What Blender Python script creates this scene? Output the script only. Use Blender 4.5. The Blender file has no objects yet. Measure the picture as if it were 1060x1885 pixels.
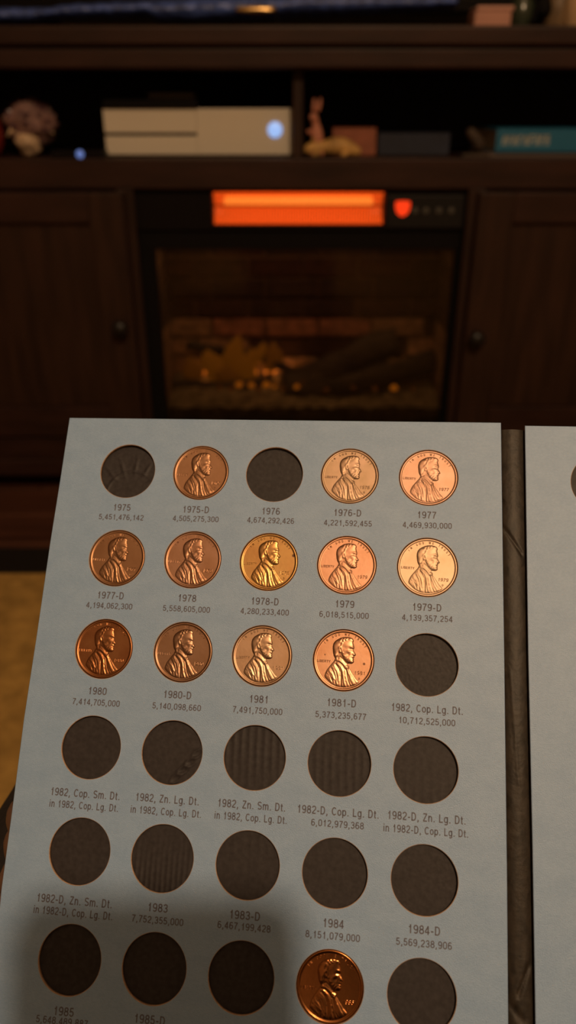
import bpy, bmesh, math, random
import numpy as np
from mathutils import Vector, Matrix
from mathutils.geometry import delaunay_2d_cdt

random.seed(7)
RNG = np.random.default_rng(7)
C = bpy.context.scene.collection
SC = bpy.context.scene

# ------------------------------------------------------------------ camera, world, lights, exposure
F_PX = 1440.0                       # focal length in pixels of the 1060x1885 frame
CAM_Z = 0.634
PITCH = math.radians(27.5)          # camera looks down by this much
cam_d = bpy.data.cameras.new('camera')
cam_d.sensor_fit = 'VERTICAL'; cam_d.sensor_height = 24.0
cam_d.lens = 24.0 * F_PX / 1885.0
cam_d.clip_start = 0.01
cam_d.dof.use_dof = True
cam_d.dof.focus_distance = 0.250
cam_d.dof.aperture_fstop = 6.2
cam_d.dof.aperture_blades = 0
cam = bpy.data.objects.new('camera', cam_d); C.objects.link(cam)
cam.location = (0, 0, CAM_Z)
cam.rotation_euler = (math.pi / 2 - PITCH, 0, 0)
SC.camera = cam

world = bpy.data.worlds.new('world'); SC.world = world; world.use_nodes = True
world.node_tree.nodes['Background'].inputs[0].default_value = (1.0, 0.72, 0.45, 1)
world.node_tree.nodes['Background'].inputs[1].default_value = 0.004

LAMP = Vector((0.30, -1.00, 2.10))
ld = bpy.data.lights.new('lamp_light', 'POINT')
ld.energy = 75.0; ld.color = (1.0, 0.67, 0.385); ld.shadow_soft_size = 0.047
lamp_o = bpy.data.objects.new('lamp_light', ld)
C.objects.link(lamp_o)

SC.view_settings.view_transform = 'Standard'
SC.view_settings.look = 'None'
SC.view_settings.exposure = 0.0
SC.view_settings.gamma = 1.0
SC.view_settings.use_curve_mapping = False

# page pose: fitted from the 30 hole centres (page millimetres, x right, y down the page, z away) -> camera axes
PR = Matrix(((0.992291, -0.059165, 0.108897), (0.029133, 0.965423, 0.259057), (-0.120459, -0.253888, 0.959703)))
PT = Vector((-56.3068, -14.4565, 271.8752))
CW = Matrix(((1, 0, 0), (0, -math.sin(PITCH), math.cos(PITCH)), (0, -math.cos(PITCH), -math.sin(PITCH))))

def ray(u, v):
    return CW @ Vector(((u - 530) / F_PX, (v - 942.5) / F_PX, 1))
def at(u, v, Y):
    d = ray(u, v); return Vector((0, 0, CAM_Z)) + d * (Y / d.y)
def page(u, v):
    """photo pixel -> page millimetres (x right, y down)"""
    d = PR.transposed() @ Vector(((u - 530) / F_PX, (v - 942.5) / F_PX, 1))
    c = -(PR.transposed() @ PT)
    p = c + d * (-c.z / d.z)
    return p.x, p.y
def page_to_world(x, y, z=0.0):
    return CW @ (PR @ Vector((x, y, z)) + PT) / 1000 + Vector((0, 0, CAM_Z))
# folder frame in the world: X right, Y up the page, Z out of the page; metres
_m3 = CW @ PR @ Matrix(((1, 0, 0), (0, -1, 0), (0, 0, -1)))
FOLD = _m3.to_4x4(); FOLD.translation = page_to_world(0, 0, 0)
def on_page(x, y, z=0.0, rot=0.0):
    """world matrix of a frame at page mm (x, y down), z out of the page in mm, turned by rot in the page"""
    return FOLD @ Matrix.Translation((x / 1000, -y / 1000, z / 1000)) @ Matrix.Rotation(rot, 4, 'Z')

# ------------------------------------------------------------------ materials
MATS = {}
def srgb(r, g, b):
    f = lambda c: (c / 255 / 12.92) if c / 255 <= 0.04045 else ((c / 255 + 0.055) / 1.055) ** 2.4
    return (f(r), f(g), f(b), 1)
def mat(name, col, rough=0.5, metal=0.0, spec=0.5, noise=None, bump=None, emit=None, coat=0.0):
    """noise=(scale, amount, stretch xyz) varies the colour; bump=(scale, strength, distance)"""
    if name in MATS: return MATS[name]
    m = bpy.data.materials.new(name); m.use_nodes = True
    nt = m.node_tree; b = nt.nodes['Principled BSDF']
    b.inputs['Base Color'].default_value = (*col[:3], 1)
    b.inputs['Roughness'].default_value = rough
    b.inputs['Metallic'].default_value = metal
    b.inputs['Specular IOR Level'].default_value = spec
    if coat: b.inputs['Coat Weight'].default_value = coat
    tc = nt.nodes.new('ShaderNodeTexCoord')
    def nz(scale, stretch=(1, 1, 1), detail=4):
        mp = nt.nodes.new('ShaderNodeMapping'); mp.inputs['Scale'].default_value = stretch
        n = nt.nodes.new('ShaderNodeTexNoise'); n.inputs['Scale'].default_value = scale; n.inputs['Detail'].default_value = detail
        nt.links.new(tc.outputs['Object'], mp.inputs[0]); nt.links.new(mp.outputs[0], n.inputs['Vector'])
        return n
    if noise:
        sc, amt = noise[0], noise[1]; st = noise[2] if len(noise) > 2 else (1, 1, 1)
        n = nz(sc, st)
        r = nt.nodes.new('ShaderNodeValToRGB')
        r.color_ramp.elements[0].position = 0.3; r.color_ramp.elements[1].position = 0.7
        lo = [c * (1 - amt) for c in col[:3]]; hi = [min(1, c * (1 + amt)) for c in col[:3]]
        if len(noise) > 3: hi = noise[3][:3]
        r.color_ramp.elements[0].color = (*lo, 1); r.color_ramp.elements[1].color = (*hi, 1)
        nt.links.new(n.outputs['Fac'], r.inputs[0]); nt.links.new(r.outputs[0], b.inputs['Base Color'])
    if bump:
        n = nz(bump[0], bump[3] if len(bump) > 3 else (1, 1, 1), 6)
        bp = nt.nodes.new('ShaderNodeBump'); bp.inputs['Strength'].default_value = bump[1]; bp.inputs['Distance'].default_value = bump[2]
        nt.links.new(n.outputs['Fac'], bp.inputs['Height']); nt.links.new(bp.outputs[0], b.inputs['Normal'])
    if emit:
        b.inputs['Emission Color'].default_value = (*emit[0][:3], 1); b.inputs['Emission Strength'].default_value = emit[1]
    MATS[name] = m
    return m

WOOD = mat('dark_wood', (0.031, 0.0125, 0.0085), 0.5, spec=0.25, noise=(9, 0.3, (1.2, 6, 6)), bump=(60, 0.25, 0.0006, (1, 8, 8)))
WOODV = mat('dark_wood_upright', (0.030, 0.0130, 0.0080), 0.5, spec=0.25, noise=(9, 0.35, (7, 7, 0.9)), bump=(60, 0.25, 0.0006, (8, 8, 1)))
BLACK = mat('black_plastic', (0.008, 0.006, 0.006), 0.5, spec=0.08)
MATTE = mat('matte_black_metal', (0.005, 0.004, 0.004), 0.7, spec=0.12)

# paper of the folder: blue card with fine fibres, glints painted in as pale flecks
def paper_mat():
    m = mat('blue_card', (0.175, 0.275, 0.40), 0.46, spec=0.85)
    nt = m.node_tree; b = nt.nodes['Principled BSDF']
    tc = nt.nodes.new('ShaderNodeTexCoord')
    n1 = nt.nodes.new('ShaderNodeTexNoise'); n1.inputs['Scale'].default_value = 900; n1.inputs['Detail'].default_value = 5
    n2 = nt.nodes.new('ShaderNodeTexNoise'); n2.inputs['Scale'].default_value = 120; n2.inputs['Detail'].default_value = 3
    mp = nt.nodes.new('ShaderNodeMapping'); mp.inputs['Scale'].default_value = (1, 1.6, 1)
    nt.links.new(tc.outputs['Object'], mp.inputs[0])
    for n in (n1, n2): nt.links.new(mp.outputs[0], n.inputs['Vector'])
    ad = nt.nodes.new('ShaderNodeMath'); ad.operation = 'ADD'
    nt.links.new(n1.outputs[0], ad.inputs[0]); nt.links.new(n2.outputs[0], ad.inputs[1])
    r = nt.nodes.new('ShaderNodeMapRange')
    r.inputs['From Min'].default_value = 0.75; r.inputs['From Max'].default_value = 1.25
    nt.links.new(ad.outputs[0], r.inputs[0])
    mx = nt.nodes.new('ShaderNodeMix'); mx.data_type = 'RGBA'
    mx.inputs[6].default_value = (0.262, 0.432, 0.730, 1); mx.inputs[7].default_value = (0.315, 0.492, 0.790, 1)
    nt.links.new(r.outputs[0], mx.inputs[0])
    n4 = nt.nodes.new('ShaderNodeTexNoise'); n4.inputs['Scale'].default_value = 1700; n4.inputs['Detail'].default_value = 2  # pale flecks put small glints into the card colour
    nt.links.new(mp.outputs[0], n4.inputs['Vector'])
    r4 = nt.nodes.new('ShaderNodeMapRange'); r4.inputs['From Min'].default_value = 0.64; r4.inputs['From Max'].default_value = 0.74; r4.inputs['To Max'].default_value = 0.45
    nt.links.new(n4.outputs[0], r4.inputs[0])
    m4 = nt.nodes.new('ShaderNodeMix'); m4.data_type = 'RGBA'; m4.inputs[7].default_value = (0.50, 0.50, 0.60, 1)
    nt.links.new(r4.outputs[0], m4.inputs[0]); nt.links.new(mx.outputs[2], m4.inputs[6]); nt.links.new(m4.outputs[2], b.inputs['Base Color'])
    n3 = nt.nodes.new('ShaderNodeTexNoise'); n3.inputs['Scale'].default_value = 3200; n3.inputs['Detail'].default_value = 4
    nt.links.new(tc.outputs['Object'], n3.inputs['Vector'])
    bp = nt.nodes.new('ShaderNodeBump'); bp.inputs['Strength'].default_value = 0.8; bp.inputs['Distance'].default_value = 0.00012
    nt.links.new(n3.outputs[0], bp.inputs['Height']); nt.links.new(bp.outputs[0], b.inputs['Normal'])
    return m
CARD = paper_mat()
CORE = mat('card_core', (0.50, 0.34, 0.24), 0.8, noise=(1500, 0.2))
SLOT = mat('slot_backing', (0.036, 0.032, 0.036), 0.55, spec=0.3, noise=(700, 0.25), bump=(900, 0.35, 0.00010))
INK = mat('caption_ink', (0.128, 0.128, 0.185), 0.6)
LEATHER = mat('spine_leatherette', (0.026, 0.020, 0.015), 0.5, spec=0.38, noise=(330, 0.5, (1.6, 0.8, 1)), bump=(520, 0.6, 0.00022))

# ------------------------------------------------------------------ mesh helpers
def link(name, data, parent=None, m=None, smooth=False):
    o = bpy.data.objects.new(name, data); C.objects.link(o)
    if m is not None:
        for k in (m if isinstance(m, (list, tuple)) else [m]): data.materials.append(k)
    if smooth and hasattr(data, 'polygons'):
        data.polygons.foreach_set('use_smooth', [True] * len(data.polygons))
    if parent: o.parent = parent
    return o
def from_bm(name, bm, parent=None, m=None, smooth=False):
    bmesh.ops.recalc_face_normals(bm, faces=bm.faces[:])
    d = bpy.data.meshes.new(name); bm.to_mesh(d); bm.free()
    return link(name, d, parent, m, smooth)
def from_py(name, v, f, parent=None, m=None, smooth=False):
    d = bpy.data.meshes.new(name); d.from_pydata([tuple(p) for p in v], [], [tuple(q) for q in f]); d.update()
    return link(name, d, parent, m, smooth)
def tag(o, label=None, cat=None, group=None, kind=None):
    if label: o['label'] = label
    if cat: o['category'] = cat
    if group: o['group'] = group
    if kind: o['kind'] = kind
    return o
def empty(name, loc=(0, 0, 0), rz=0, matrix=None):
    o = bpy.data.objects.new(name, None); C.objects.link(o)
    o.location = loc; o.rotation_euler = (0, 0, rz)
    if matrix is not None: o.matrix_world = matrix
    o.empty_display_size = 0.02
    return o
def bx(bm, lo, hi, bev=0.0, seg=2):
    r = bmesh.ops.create_cube(bm, size=1)
    vs = r['verts']
    for v in vs:
        v.co = Vector([lo[i] + (v.co[i] + 0.5) * (hi[i] - lo[i]) for i in range(3)])
    if bev:
        es = list({e for v in vs for e in v.link_edges})
        bmesh.ops.bevel(bm, geom=es, offset=bev, segments=seg, affect='EDGES', profile=0.6)
def box(name, lo, hi, parent=None, m=None, bev=0.002, seg=2):
    bm = bmesh.new(); bx(bm, lo, hi, bev, seg)
    return from_bm(name, bm, parent, m)
def lathe(name, prof, n=32, parent=None, m=None, smooth=True, axis='Z'):
    v, f = [], []
    for r, z in prof:
        for k in range(n):
            a = 2 * math.pi * k / n; v.append((r * math.cos(a), r * math.sin(a), z))
    for i in range(len(prof) - 1):
        for k in range(n):
            a, b = i * n + k, i * n + (k + 1) % n
            f.append((a, b, b + n, a + n))
    f.append(tuple(range(n))[::-1]); f.append(tuple((len(prof) - 1) * n + k for k in range(n)))
    if axis == 'Y': v = [(x, -z, y) for x, y, z in v]
    bm = bmesh.new(); vv = [bm.verts.new(p) for p in v]
    for q in f:
        try: bm.faces.new([vv[i] for i in q])
        except ValueError: pass
    return from_bm(name, bm, parent, m, smooth)
def lump(name, r, parent, m, loc=(0, 0, 0), sub=3, amp=0.15, freq=3.0, seed=0, smooth=True):
    """an irregular rounded lump with half-sizes r"""
    from mathutils import noise
    bm = bmesh.new(); bmesh.ops.create_icosphere(bm, subdivisions=sub, radius=1)
    for v in bm.verts:
        k = 1 + amp * noise.noise(v.co * freq + Vector((seed * 3.1, seed, 0)))
        v.co = Vector((v.co.x * r[0] * k + loc[0], v.co.y * r[1] * k + loc[1], v.co.z * r[2] * k + loc[2]))
    return from_bm(name, bm, parent, m, smooth)
# a plain condensed sans drawn as strokes: every glyph is a list of centre lines in a box one cap height tall
def arc(cx, cy, rx, ry, a0, a1, n=10):
    return [(cx + rx * math.cos(math.radians(a0 + (a1 - a0) * i / n)), cy + ry * math.sin(math.radians(a0 + (a1 - a0) * i / n))) for i in range(n + 1)]
def ring(x0, y0, x1, y1, r=None):
    """closed stadium-like loop"""
    r = r or (x1 - x0) / 2; rx = r; ry = min((y1 - y0) / 2, r * 1.15)
    p = arc(x1 - rx, y1 - ry, rx, ry, 0, 90, 6) + arc(x0 + rx, y1 - ry, rx, ry, 90, 180, 6) + arc(x0 + rx, y0 + ry, rx, ry, 180, 270, 6) + arc(x1 - rx, y0 + ry, rx, ry, 270, 360, 6)
    return p + [p[0], p[1]]
SWT = 0.15
a_, z_ = 0.07, 0.93                                   # first and last stroke centre height
GL = {
 '0': (.60, [ring(.08, a_, .52, z_)]),
 '1': (.60, [[(.15, .70), (.26, .74), (.335, .82), (.35, .98)], [(.35, 1.0), (.35, 0)]]),
 '2': (.60, [arc(.30, .70, .22, .23, 170, -28, 12) + [(.38, .44), (.20, .27), (.09, .10), (.08, a_)], [(.07, a_), (.54, a_)]]),
 '3': (.60, [arc(.29, .715, .20, .215, 165, -75, 12) + [(.24, .52)], [(.24, .52), (.34, .52)] + arc(.30, .29, .22, .22, 70, -165, 12)]),
 '4': (.60, [[(.40, 0), (.40, .97)], [(.42, .97), (.05, .31)], [(.03, .26), (.57, .26)]]),
 '5': (.60, [[(.50, z_), (.15, z_)], [(.155, .98), (.11, .47)], arc(.29, .33, .22, .26, 140, -165, 14)]),
 '6': (.60, [ring(.08, a_, .52, .58), [(.08, .35), (.085, .55), (.12, .78)] + arc(.31, .76, .19, .17, 165, 25, 8)]),
 '7': (.60, [[(.05, z_), (.55, z_)], [(.53, .93), (.38, .66), (.27, .36), (.22, 0)]]),
 '8': (.60, [ring(.11, .53, .49, z_), ring(.07, a_, .53, .53)]),
 '9': (.60, [ring(.08, .42, .52, z_), [(.52, .65), (.515, .45), (.48, .22)] + arc(.29, .24, .19, .17, -15, -155, 8)]),
 ',': (.30, [[(.15, .15), (.15, -.02), (.08, -.16)]]), '.': (.30, [[(.15, .15), (.15, 0)]]), '-': (.40, [[(.04, .37), (.36, .37)]]),
 'D': (.70, [[(.11, 0), (.11, 1)], [(.11, a_), (.34, a_)] + arc(.34, .5, .25, .43, -90, 90, 14) + [(.11, z_)]]),
 'C': (.70, [arc(.36, .5, .27, .43, 42, 318, 20)]),
 'o': (.57, [ring(.08, a_, .49, .67)]), 'p': (.57, [[(.09, -.24), (.09, .74)], ring(.09, a_, .49, .67)]),
 'g': (.57, [ring(.08, a_, .48, .67), [(.48, .74), (.48, .0)] + arc(.29, -.04, .19, .14, 0, -150, 8)]),
 't': (.34, [[(.15, .92), (.15, .18)] + arc(.25, .17, .10, .10, 180, 270, 4) + [(.31, a_)], [(.02, .66), (.31, .66)]]),
 'i': (.26, [[(.13, 0), (.13, .73)], [(.13, .86), (.13, 1.0)]]), 'n': (.57, [[(.10, 0), (.10, .74)], [(.10, .46)] + arc(.29, .47, .18, .20, 165, 0, 8) + [(.47, 0)]]),
 'm': (.86, [[(.10, 0), (.10, .74)], [(.10, .48)] + arc(.26, .48, .16, .19, 165, 0, 8) + [(.42, 0)], [(.42, .48)] + arc(.59, .48, .165, .19, 165, 0, 8) + [(.755, 0)]]),
 'S': (.66, [arc(.33, .72, .23, .21, 25, 215, 12) + [(.30, .52), (.42, .47)] + arc(.34, .28, .235, .21, 35, -155, 12)]),
 'L': (.58, [[(.11, 1), (.11, 0)], [(.11, a_), (.54, a_)]]), 'Z': (.62, [[(.06, z_), (.55, z_)], [(.53, z_), (.08, a_)], [(.06, a_), (.57, a_)]]),
 'I': (.28, [[(.14, 0), (.14, 1)]]), 'N': (.72, [[(.11, 0), (.11, 1)], [(.11, 1), (.61, 0)], [(.61, 0), (.61, 1)]]),
 'G': (.74, [arc(.37, .5, .27, .43, 42, 330, 20) + [(.62, .42)], [(.40, .42), (.66, .42)]]), 'O': (.76, [ring(.08, a_, .68, z_)]),
 'W': (.96, [[(.05, 1), (.27, 0)], [(.27, 0), (.48, 1)], [(.48, 1), (.69, 0)], [(.69, 0), (.91, 1)]]),
 'E': (.62, [[(.11, 0), (.11, 1)], [(.11, z_), (.56, z_)], [(.11, .52), (.52, .52)], [(.11, a_), (.57, a_)]]),
 'T': (.60, [[(.30, 0), (.30, 1)], [(.02, z_), (.58, z_)]]), 'R': (.70, [[(.11, 0), (.11, 1)], [(.11, z_), (.38, z_)] + arc(.38, .715, .19, .215, 90, -90, 8) + [(.11, .50)], [(.38, .50), (.60, 0)]]),
 'U': (.70, [[(.11, 1), (.11, .30)] + arc(.35, .30, .24, .24, 180, 360, 10) + [(.59, 1)]]),
 'B': (.68, [[(.11, 0), (.11, 1)], [(.11, z_), (.36, z_)] + arc(.36, .73, .18, .20, 90, -90, 8) + [(.11, .53)], [(.36, .53)] + arc(.37, .30, .21, .23, 90, -90, 8) + [(.11, a_)]]),
 'Y': (.68, [[(.04, 1), (.34, .45)], [(.64, 1), (.34, .45)], [(.34, .48), (.34, 0)]]), ' ': (.30, []),
}
CAP = 1.0
def tv(body, ridge=False, wt=SWT):
    """stroke text at cap height 1: vertices and faces; a ridge has a raised middle (z 0..1)"""
    V, F, x0 = [], [], 0.0
    prof = ((-.5, 0.0), (-.30, .75), (0, 1.0), (.30, .75), (.5, 0.0)) if ridge else ((-.5, 0.0), (.5, 0.0))
    for chh in body:
        adv, strokes = GL[chh]
        for st in strokes:
            n = len(st); base = len(V); k = len(prof)
            for i, p in enumerate(st):
                a = st[max(0, i - 1)]; b = st[min(n - 1, i + 1)]
                dx, dy = b[0] - a[0], b[1] - a[1]; L = math.hypot(dx, dy) or 1; nx_, ny_ = -dy / L, dx / L
                for (o, z) in prof:
                    V.append((x0 + p[0] + nx_ * o * wt, p[1] + ny_ * o * wt, z))
            for i in range(n - 1):
                for q in range(k - 1):
                    c = base + i * k + q; F.append((c, c + 1, c + k + 1, c + k))
        x0 += adv + 0.09
    return np.array(V).reshape(-1, 3), F

# ------------------------------------------------------------------ the room (behind and around; mostly outside the frame)
WALL = mat('wall_paint', (0.27, 0.22, 0.17), 0.85, noise=(3, 0.06), bump=(140, 0.15, 0.0008))
CEIL = mat('ceiling_paint', (0.45, 0.40, 0.34), 0.9, bump=(120, 0.2, 0.001))
def shell(name, lo, hi, m): return tag(box(name, lo, hi, None, m, 0), kind='structure')
FLOORM = mat('floor_boards', (0.085, 0.033, 0.020), 0.35, spec=0.4, noise=(4, 0.4, (1, 12, 1)), bump=(30, 0.1, 0.0004, (1, 12, 1)))
shell('floor', (-2.3, -1.9, -0.06), (2.3, 1.80, -0.0005), FLOORM)
shell('ceiling', (-2.3, -1.9, 2.45), (2.3, 1.80, 2.5), CEIL)
shell('wall_back', (-2.3, 1.72, 0), (2.3, 1.80, 2.45), WALL)
shell('wall_front', (-2.3, -1.9, 0), (2.3, -1.82, 2.45), WALL)
shell('wall_left', (-2.3, -1.82, 0), (-2.22, 1.72, 2.45), WALL)
shell('wall_right', (2.22, -1.82, 0), (2.3, 1.72, 2.45), WALL)
shell('baseboard_back', (-2.22, 1.705, 0), (2.22, 1.72, 0.09), mat('baseboard_paint', (0.5, 0.45, 0.38), 0.5))

# floor boards as pieces under the strip of bare floor in view
fl = bpy.data.objects['floor']
bd = None
for r in range(9):
    y0 = 0.80 + r * 0.1
    x = -1.5 - (r % 3) * 0.23
    while x < 1.5:
        L = 0.9 if (r + int(x * 3)) % 2 else 0.75
        bm = bmesh.new(); bx(bm, (x + 0.001, y0 + 0.0008, -0.003), (x + L - 0.001, y0 + 0.0992, 0.0035), 0.0012, 1)
        o = from_bm('floor_board', bm, fl, FLOORM); x += L

# ------------------------------------------------------------------ rug
RUGY = at(30, 1068, 1.0)
def floor_y(v):
    d = ray(530, v); return d.y * (CAM_Z / -d.z)
rug_far, rug_in = floor_y(1021), floor_y(1068)
rug = empty('area_rug', (0, -0.2, 0.004))
tag(rug, 'tan woven area rug with a wide black border on the dark wood floor', 'rug')
TAN = mat('rug_tan', (0.46, 0.285, 0.085), 0.9, spec=0.1, noise=(45, 0.25), bump=(500, 0.6, 0.002))
RBL = mat('rug_black', (0.016, 0.013, 0.012), 0.9, spec=0.1, bump=(500, 0.6, 0.002))
bw = rug_far - rug_in
X0, X1, Y0, Y1 = -1.45, 1.45, -1.35, rug_far
field = box('rug_field', (X0 + bw, Y0 + bw + 0.2, 0), (X1 - bw, Y1 - bw + 0.2, 0.009), rug, TAN, 0.003)
bm = bmesh.new()
for lo, hi in (((X0, Y1 - bw + 0.2), (X1, Y1 + 0.2)), ((X0, Y0 + 0.2), (X1, Y0 + bw + 0.2)),
               ((X0, Y0 + bw + 0.2), (X0 + bw, Y1 - bw + 0.2)), ((X1 - bw, Y0 + bw + 0.2), (X1, Y1 - bw + 0.2))):
    bx(bm, (*lo, 0), (*hi, 0.010), 0.003, 1)
from_bm('rug_border', bm, rug, RBL)

# ------------------------------------------------------------------ TV stand
YF = 1.30                                             # front plane of the stand
def zf(v, Y=YF): return at(530, v, Y).z
def xf(u, v=400, Y=YF): return at(u, v, Y).x
stand = empty('media_stand', (0, YF + 0.2, 0.0))
tag(stand, 'dark brown wooden media stand with open shelf, two panel doors and a fireplace bay', 'tv stand')
OFF = Vector((0, YF + 0.2, 0))
def sbox(name, lo, hi, m=WOOD, bev=0.002, parent=None):
    lo = Vector(lo) - OFF; hi = Vector(hi) - OFF
    return box(name, lo, hi, parent or stand, m, bev)
D = 0.40
z_top, z_mid, z_und = zf(46, YF - 0.03), zf(87, YF - 0.022), zf(127, YF)
z_sh, z_shb = zf(292), zf(348)
z_bot = zf(868)
SW = 0.78
sbox('top_board', (-SW - 0.03, YF - 0.03, z_mid + 0.002), (SW + 0.03, YF + D + 0.0, z_top), bev=0.004)
sbox('top_moulding', (-SW - 0.01, YF - 0.022, z_und), (SW + 0.01, YF + D, z_mid - 0.001), bev=0.003)
sbox('shelf_board', (-SW, YF, z_shb), (SW, YF + D - 0.012, z_sh))
sbox('side_panel', (-SW, YF + 0.001, z_bot), (-SW + 0.02, YF + D, z_und), WOODV)
sbox('side_panel', (SW - 0.02, YF + 0.001, z_bot), (SW, YF + D, z_und), WOODV)
sbox('back_panel', (-SW + 0.02, YF + D - 0.012, z_bot), (SW - 0.02, YF + D, z_und), mat('back_board', (0.02, 0.012, 0.010), 0.7))
xd0, xd1 = xf(539, 200), xf(558, 200)
sbox('divider', (xd0, YF + 0.004, z_sh), (xd1, YF + D - 0.012, z_und), WOODV)
sbox('bottom_board', (-SW + 0.02, YF + 0.01, z_bot + 0.005), (SW - 0.02, YF + D - 0.012, z_bot + 0.03))
sbox('base_rail', (-SW, YF - 0.012, z_bot), (SW, YF + 0.012, zf(800)), bev=0.004)
sbox('base_moulding', (-SW, YF - 0.020, z_bot), (SW, YF - 0.012, zf(838)), bev=0.004)
for x in (-SW + 0.04, SW - 0.10):
    for y in (YF + 0.03, YF + D - 0.09):
        sbox('foot', (x, y, -0.0 + 0.004), (x + 0.06, y + 0.06, z_bot), WOODV)
# bay uprights
xl, xr = xf(236, 350), xf(872, 350)
sbox('bay_upright', (xl - 0.02, YF, z_bot + 0.03), (xl, YF + D - 0.012, z_shb), WOODV)
sbox('bay_upright', (xr, YF, z_bot + 0.03), (xr + 0.02, YF + D - 0.012, z_shb), WOODV)
sbox('bay_upright', (xl - 0.004, YF - 0.004, zf(800)), (xl + 0.008, YF, z_shb), WOODV, 0.001)
sbox('bay_upright', (xr - 0.008, YF - 0.004, zf(800)), (xr + 0.004, YF, z_shb), WOODV, 0.001)
def door(xa, xb, knob_x, knob_z, left):
    d = empty('door'); d.parent = stand; d.location = (0, 0, 0)
    za, zb = zf(797), z_shb - 0.003
    sw = 0.055; y0, y1 = YF - 0.020, YF - 0.001
    sbox('stile', (xa, y0, za), (xa + sw, y1, zb), WOODV, 0.0025, d)
    sbox('stile', (xb - sw, y0, za), (xb, y1, zb), WOODV, 0.0025, d)
    sbox('rail', (xa + sw, y0 + 0.001, zb - 0.045), (xb - sw, y1, zb), WOOD, 0.0025, d)
    sbox('rail', (xa + sw, y0 + 0.001, za), (xb - sw, y1, za + 0.055), WOOD, 0.0025, d)
    n = 1; w = (xb - xa - 2 * sw) / n
    for i in range(n):
        sbox('door_panel', (xa + sw + i * w + 0.0006, y0 + 0.009, za + 0.055), (xa + sw + (i + 1) * w - 0.0006, y1, zb - 0.045), WOODV, 0.0015, d)
    k = lathe('knob', [(0.004, 0), (0.0045, 0.006), (0.0055, 0.010), (0.011, 0.013), (0.0135, 0.018), (0.0125, 0.023), (0.007, 0.0265), (0.001, 0.027)], 24, d,
              mat('black_knob', (0.008, 0.006, 0.006), 0.4), True, 'Y')
    k.location = Vector((knob_x, y0, knob_z)) - OFF
    return d
YK = YF - 0.03
kl, kr = at(222, 603, YK), at(876, 622, YK)
door(-SW + 0.004, xl - 0.006, kl.x, kl.z, True)
door(xr + 0.006, SW - 0.004, kr.x, kr.z, False)

# ------------------------------------------------------------------ electric fireplace in the bay
fp = empty('electric_fireplace', (0, YF + 0.1, 0))
tag(fp, 'black electric fireplace insert glowing orange above brick-look firebox and logs', 'fireplace')
FO = Vector((0, YF + 0.1, 0))
def fbox(name, lo, hi, m, bev=0.001, parent=None):
    return box(name, Vector(lo) - FO, Vector(hi) - FO, parent or fp, m, bev)
YH = YF + 0.012
hz0, hz1 = zf(424, YH), z_shb - 0.001
gx0, gx1 = at(391, 380, YH).x, at(708, 380, YH).x
gz0, gz1 = zf(414, YH), zf(354, YH)
# heater housing as a frame round the glowing mouth
fbox('housing', (xl + 0.001, YH, hz0), (gx0, YH + 0.10, hz1), BLACK)
fbox('housing', (gx1, YH, hz0), (xr - 0.001, YH + 0.10, hz1), BLACK)
fbox('housing', (gx0, YH, hz0), (gx1, YH + 0.10, gz0), BLACK)
fbox('housing', (gx0, YH, gz1), (gx1, YH + 0.10, hz1), BLACK)
GLOW = mat('heater_glow', (0.25, 0.06, 0.02), 0.5, emit=((1.0, 0.095, 0.008), 0.78))
HOT = mat('heating_tube', (0.5, 0.2, 0.1), 0.5, emit=((1.0, 0.20, 0.02), 1.35))
# curved reflector behind the tube
v, f = [], []
n = 10
for i in range(n + 1):
    a = math.pi * i / n
    yy = YH + 0.012 + 0.030 * math.sin(a) - FO.y; zz = (gz0 + gz1) / 2 - (gz1 - gz0) / 2 * math.cos(a)
    v += [(gx0, yy, zz), (gx1, yy, zz)]
for i in range(n): f.append((2 * i, 2 * i + 1, 2 * i + 3, 2 * i + 2))
from_py('reflector', v, f, fp, GLOW, True)
tz = gz1 - 0.0145
tube = lathe('heating_tube', [(0.001, 0), (0.0075, 0.004), (0.0075, gx1 - gx0 - 0.036), (0.001, gx1 - gx0 - 0.032)], 16, fp, HOT)
tube.matrix_local = Matrix.Translation((gx0 + 0.016, YH + 0.018 - FO.y, tz)) @ Matrix.Rotation(math.pi / 2, 4, 'Y')
GR = mat('grille_wire', (0.06, 0.02, 0.012), 0.4, metal=0.6)
bars = 62
for i in range(bars):
    x = gx0 + (gx1 - gx0) * (i + 0.5) / bars
    fbox('grille_wire', (x - 0.0005, YH + 0.001, gz0), (x + 0.0005, YH + 0.002, gz1), GR, 0)
fbox('grille_rail', (gx0, YH, (gz0 + gz1) / 2 + 0.0035), (gx1, YH + 0.0015, (gz0 + gz1) / 2 + 0.0055), GR, 0)
# control panel
cp = fbox('control_panel', (at(712, 390, YH).x, YH - 0.004, zf(419, YH)), (at(852, 390, YH).x, YH, zf(359, YH)), mat('control_plastic', (0.010, 0.009, 0.010), 0.45, spec=0.25))
LED = mat('red_display', (0.2, 0.02, 0.01), 0.4, emit=((1.0, 0.045, 0.006), 0.95))
p = at(741, 384, YH - 0.005)
bm = bmesh.new()
sh = [(-1, .9), (-.45, 1), (.45, 1), (1, .9), (1.0, .1), (.75, -.6), (.25, -1), (-.25, -1), (-.75, -.6), (-1.0, .1)]
fr = [bm.verts.new((p.x + a * 0.0115, YH - 0.0052 - FO.y, p.z + b * 0.0112)) for a, b in sh]
bk = [bm.verts.new((p.x + a * 0.0115, YH - 0.0041 - FO.y, p.z + b * 0.0112)) for a, b in sh]
bm.faces.new(fr[::-1]); bm.faces.new(bk)
for i in range(10): bm.faces.new((fr[i], fr[(i + 1) % 10], bk[(i + 1) % 10], bk[i]))
from_bm('lit_display', bm, fp, LED)
DIM = mat('button_print', (0.07, 0.065, 0.055), 0.5)
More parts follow.
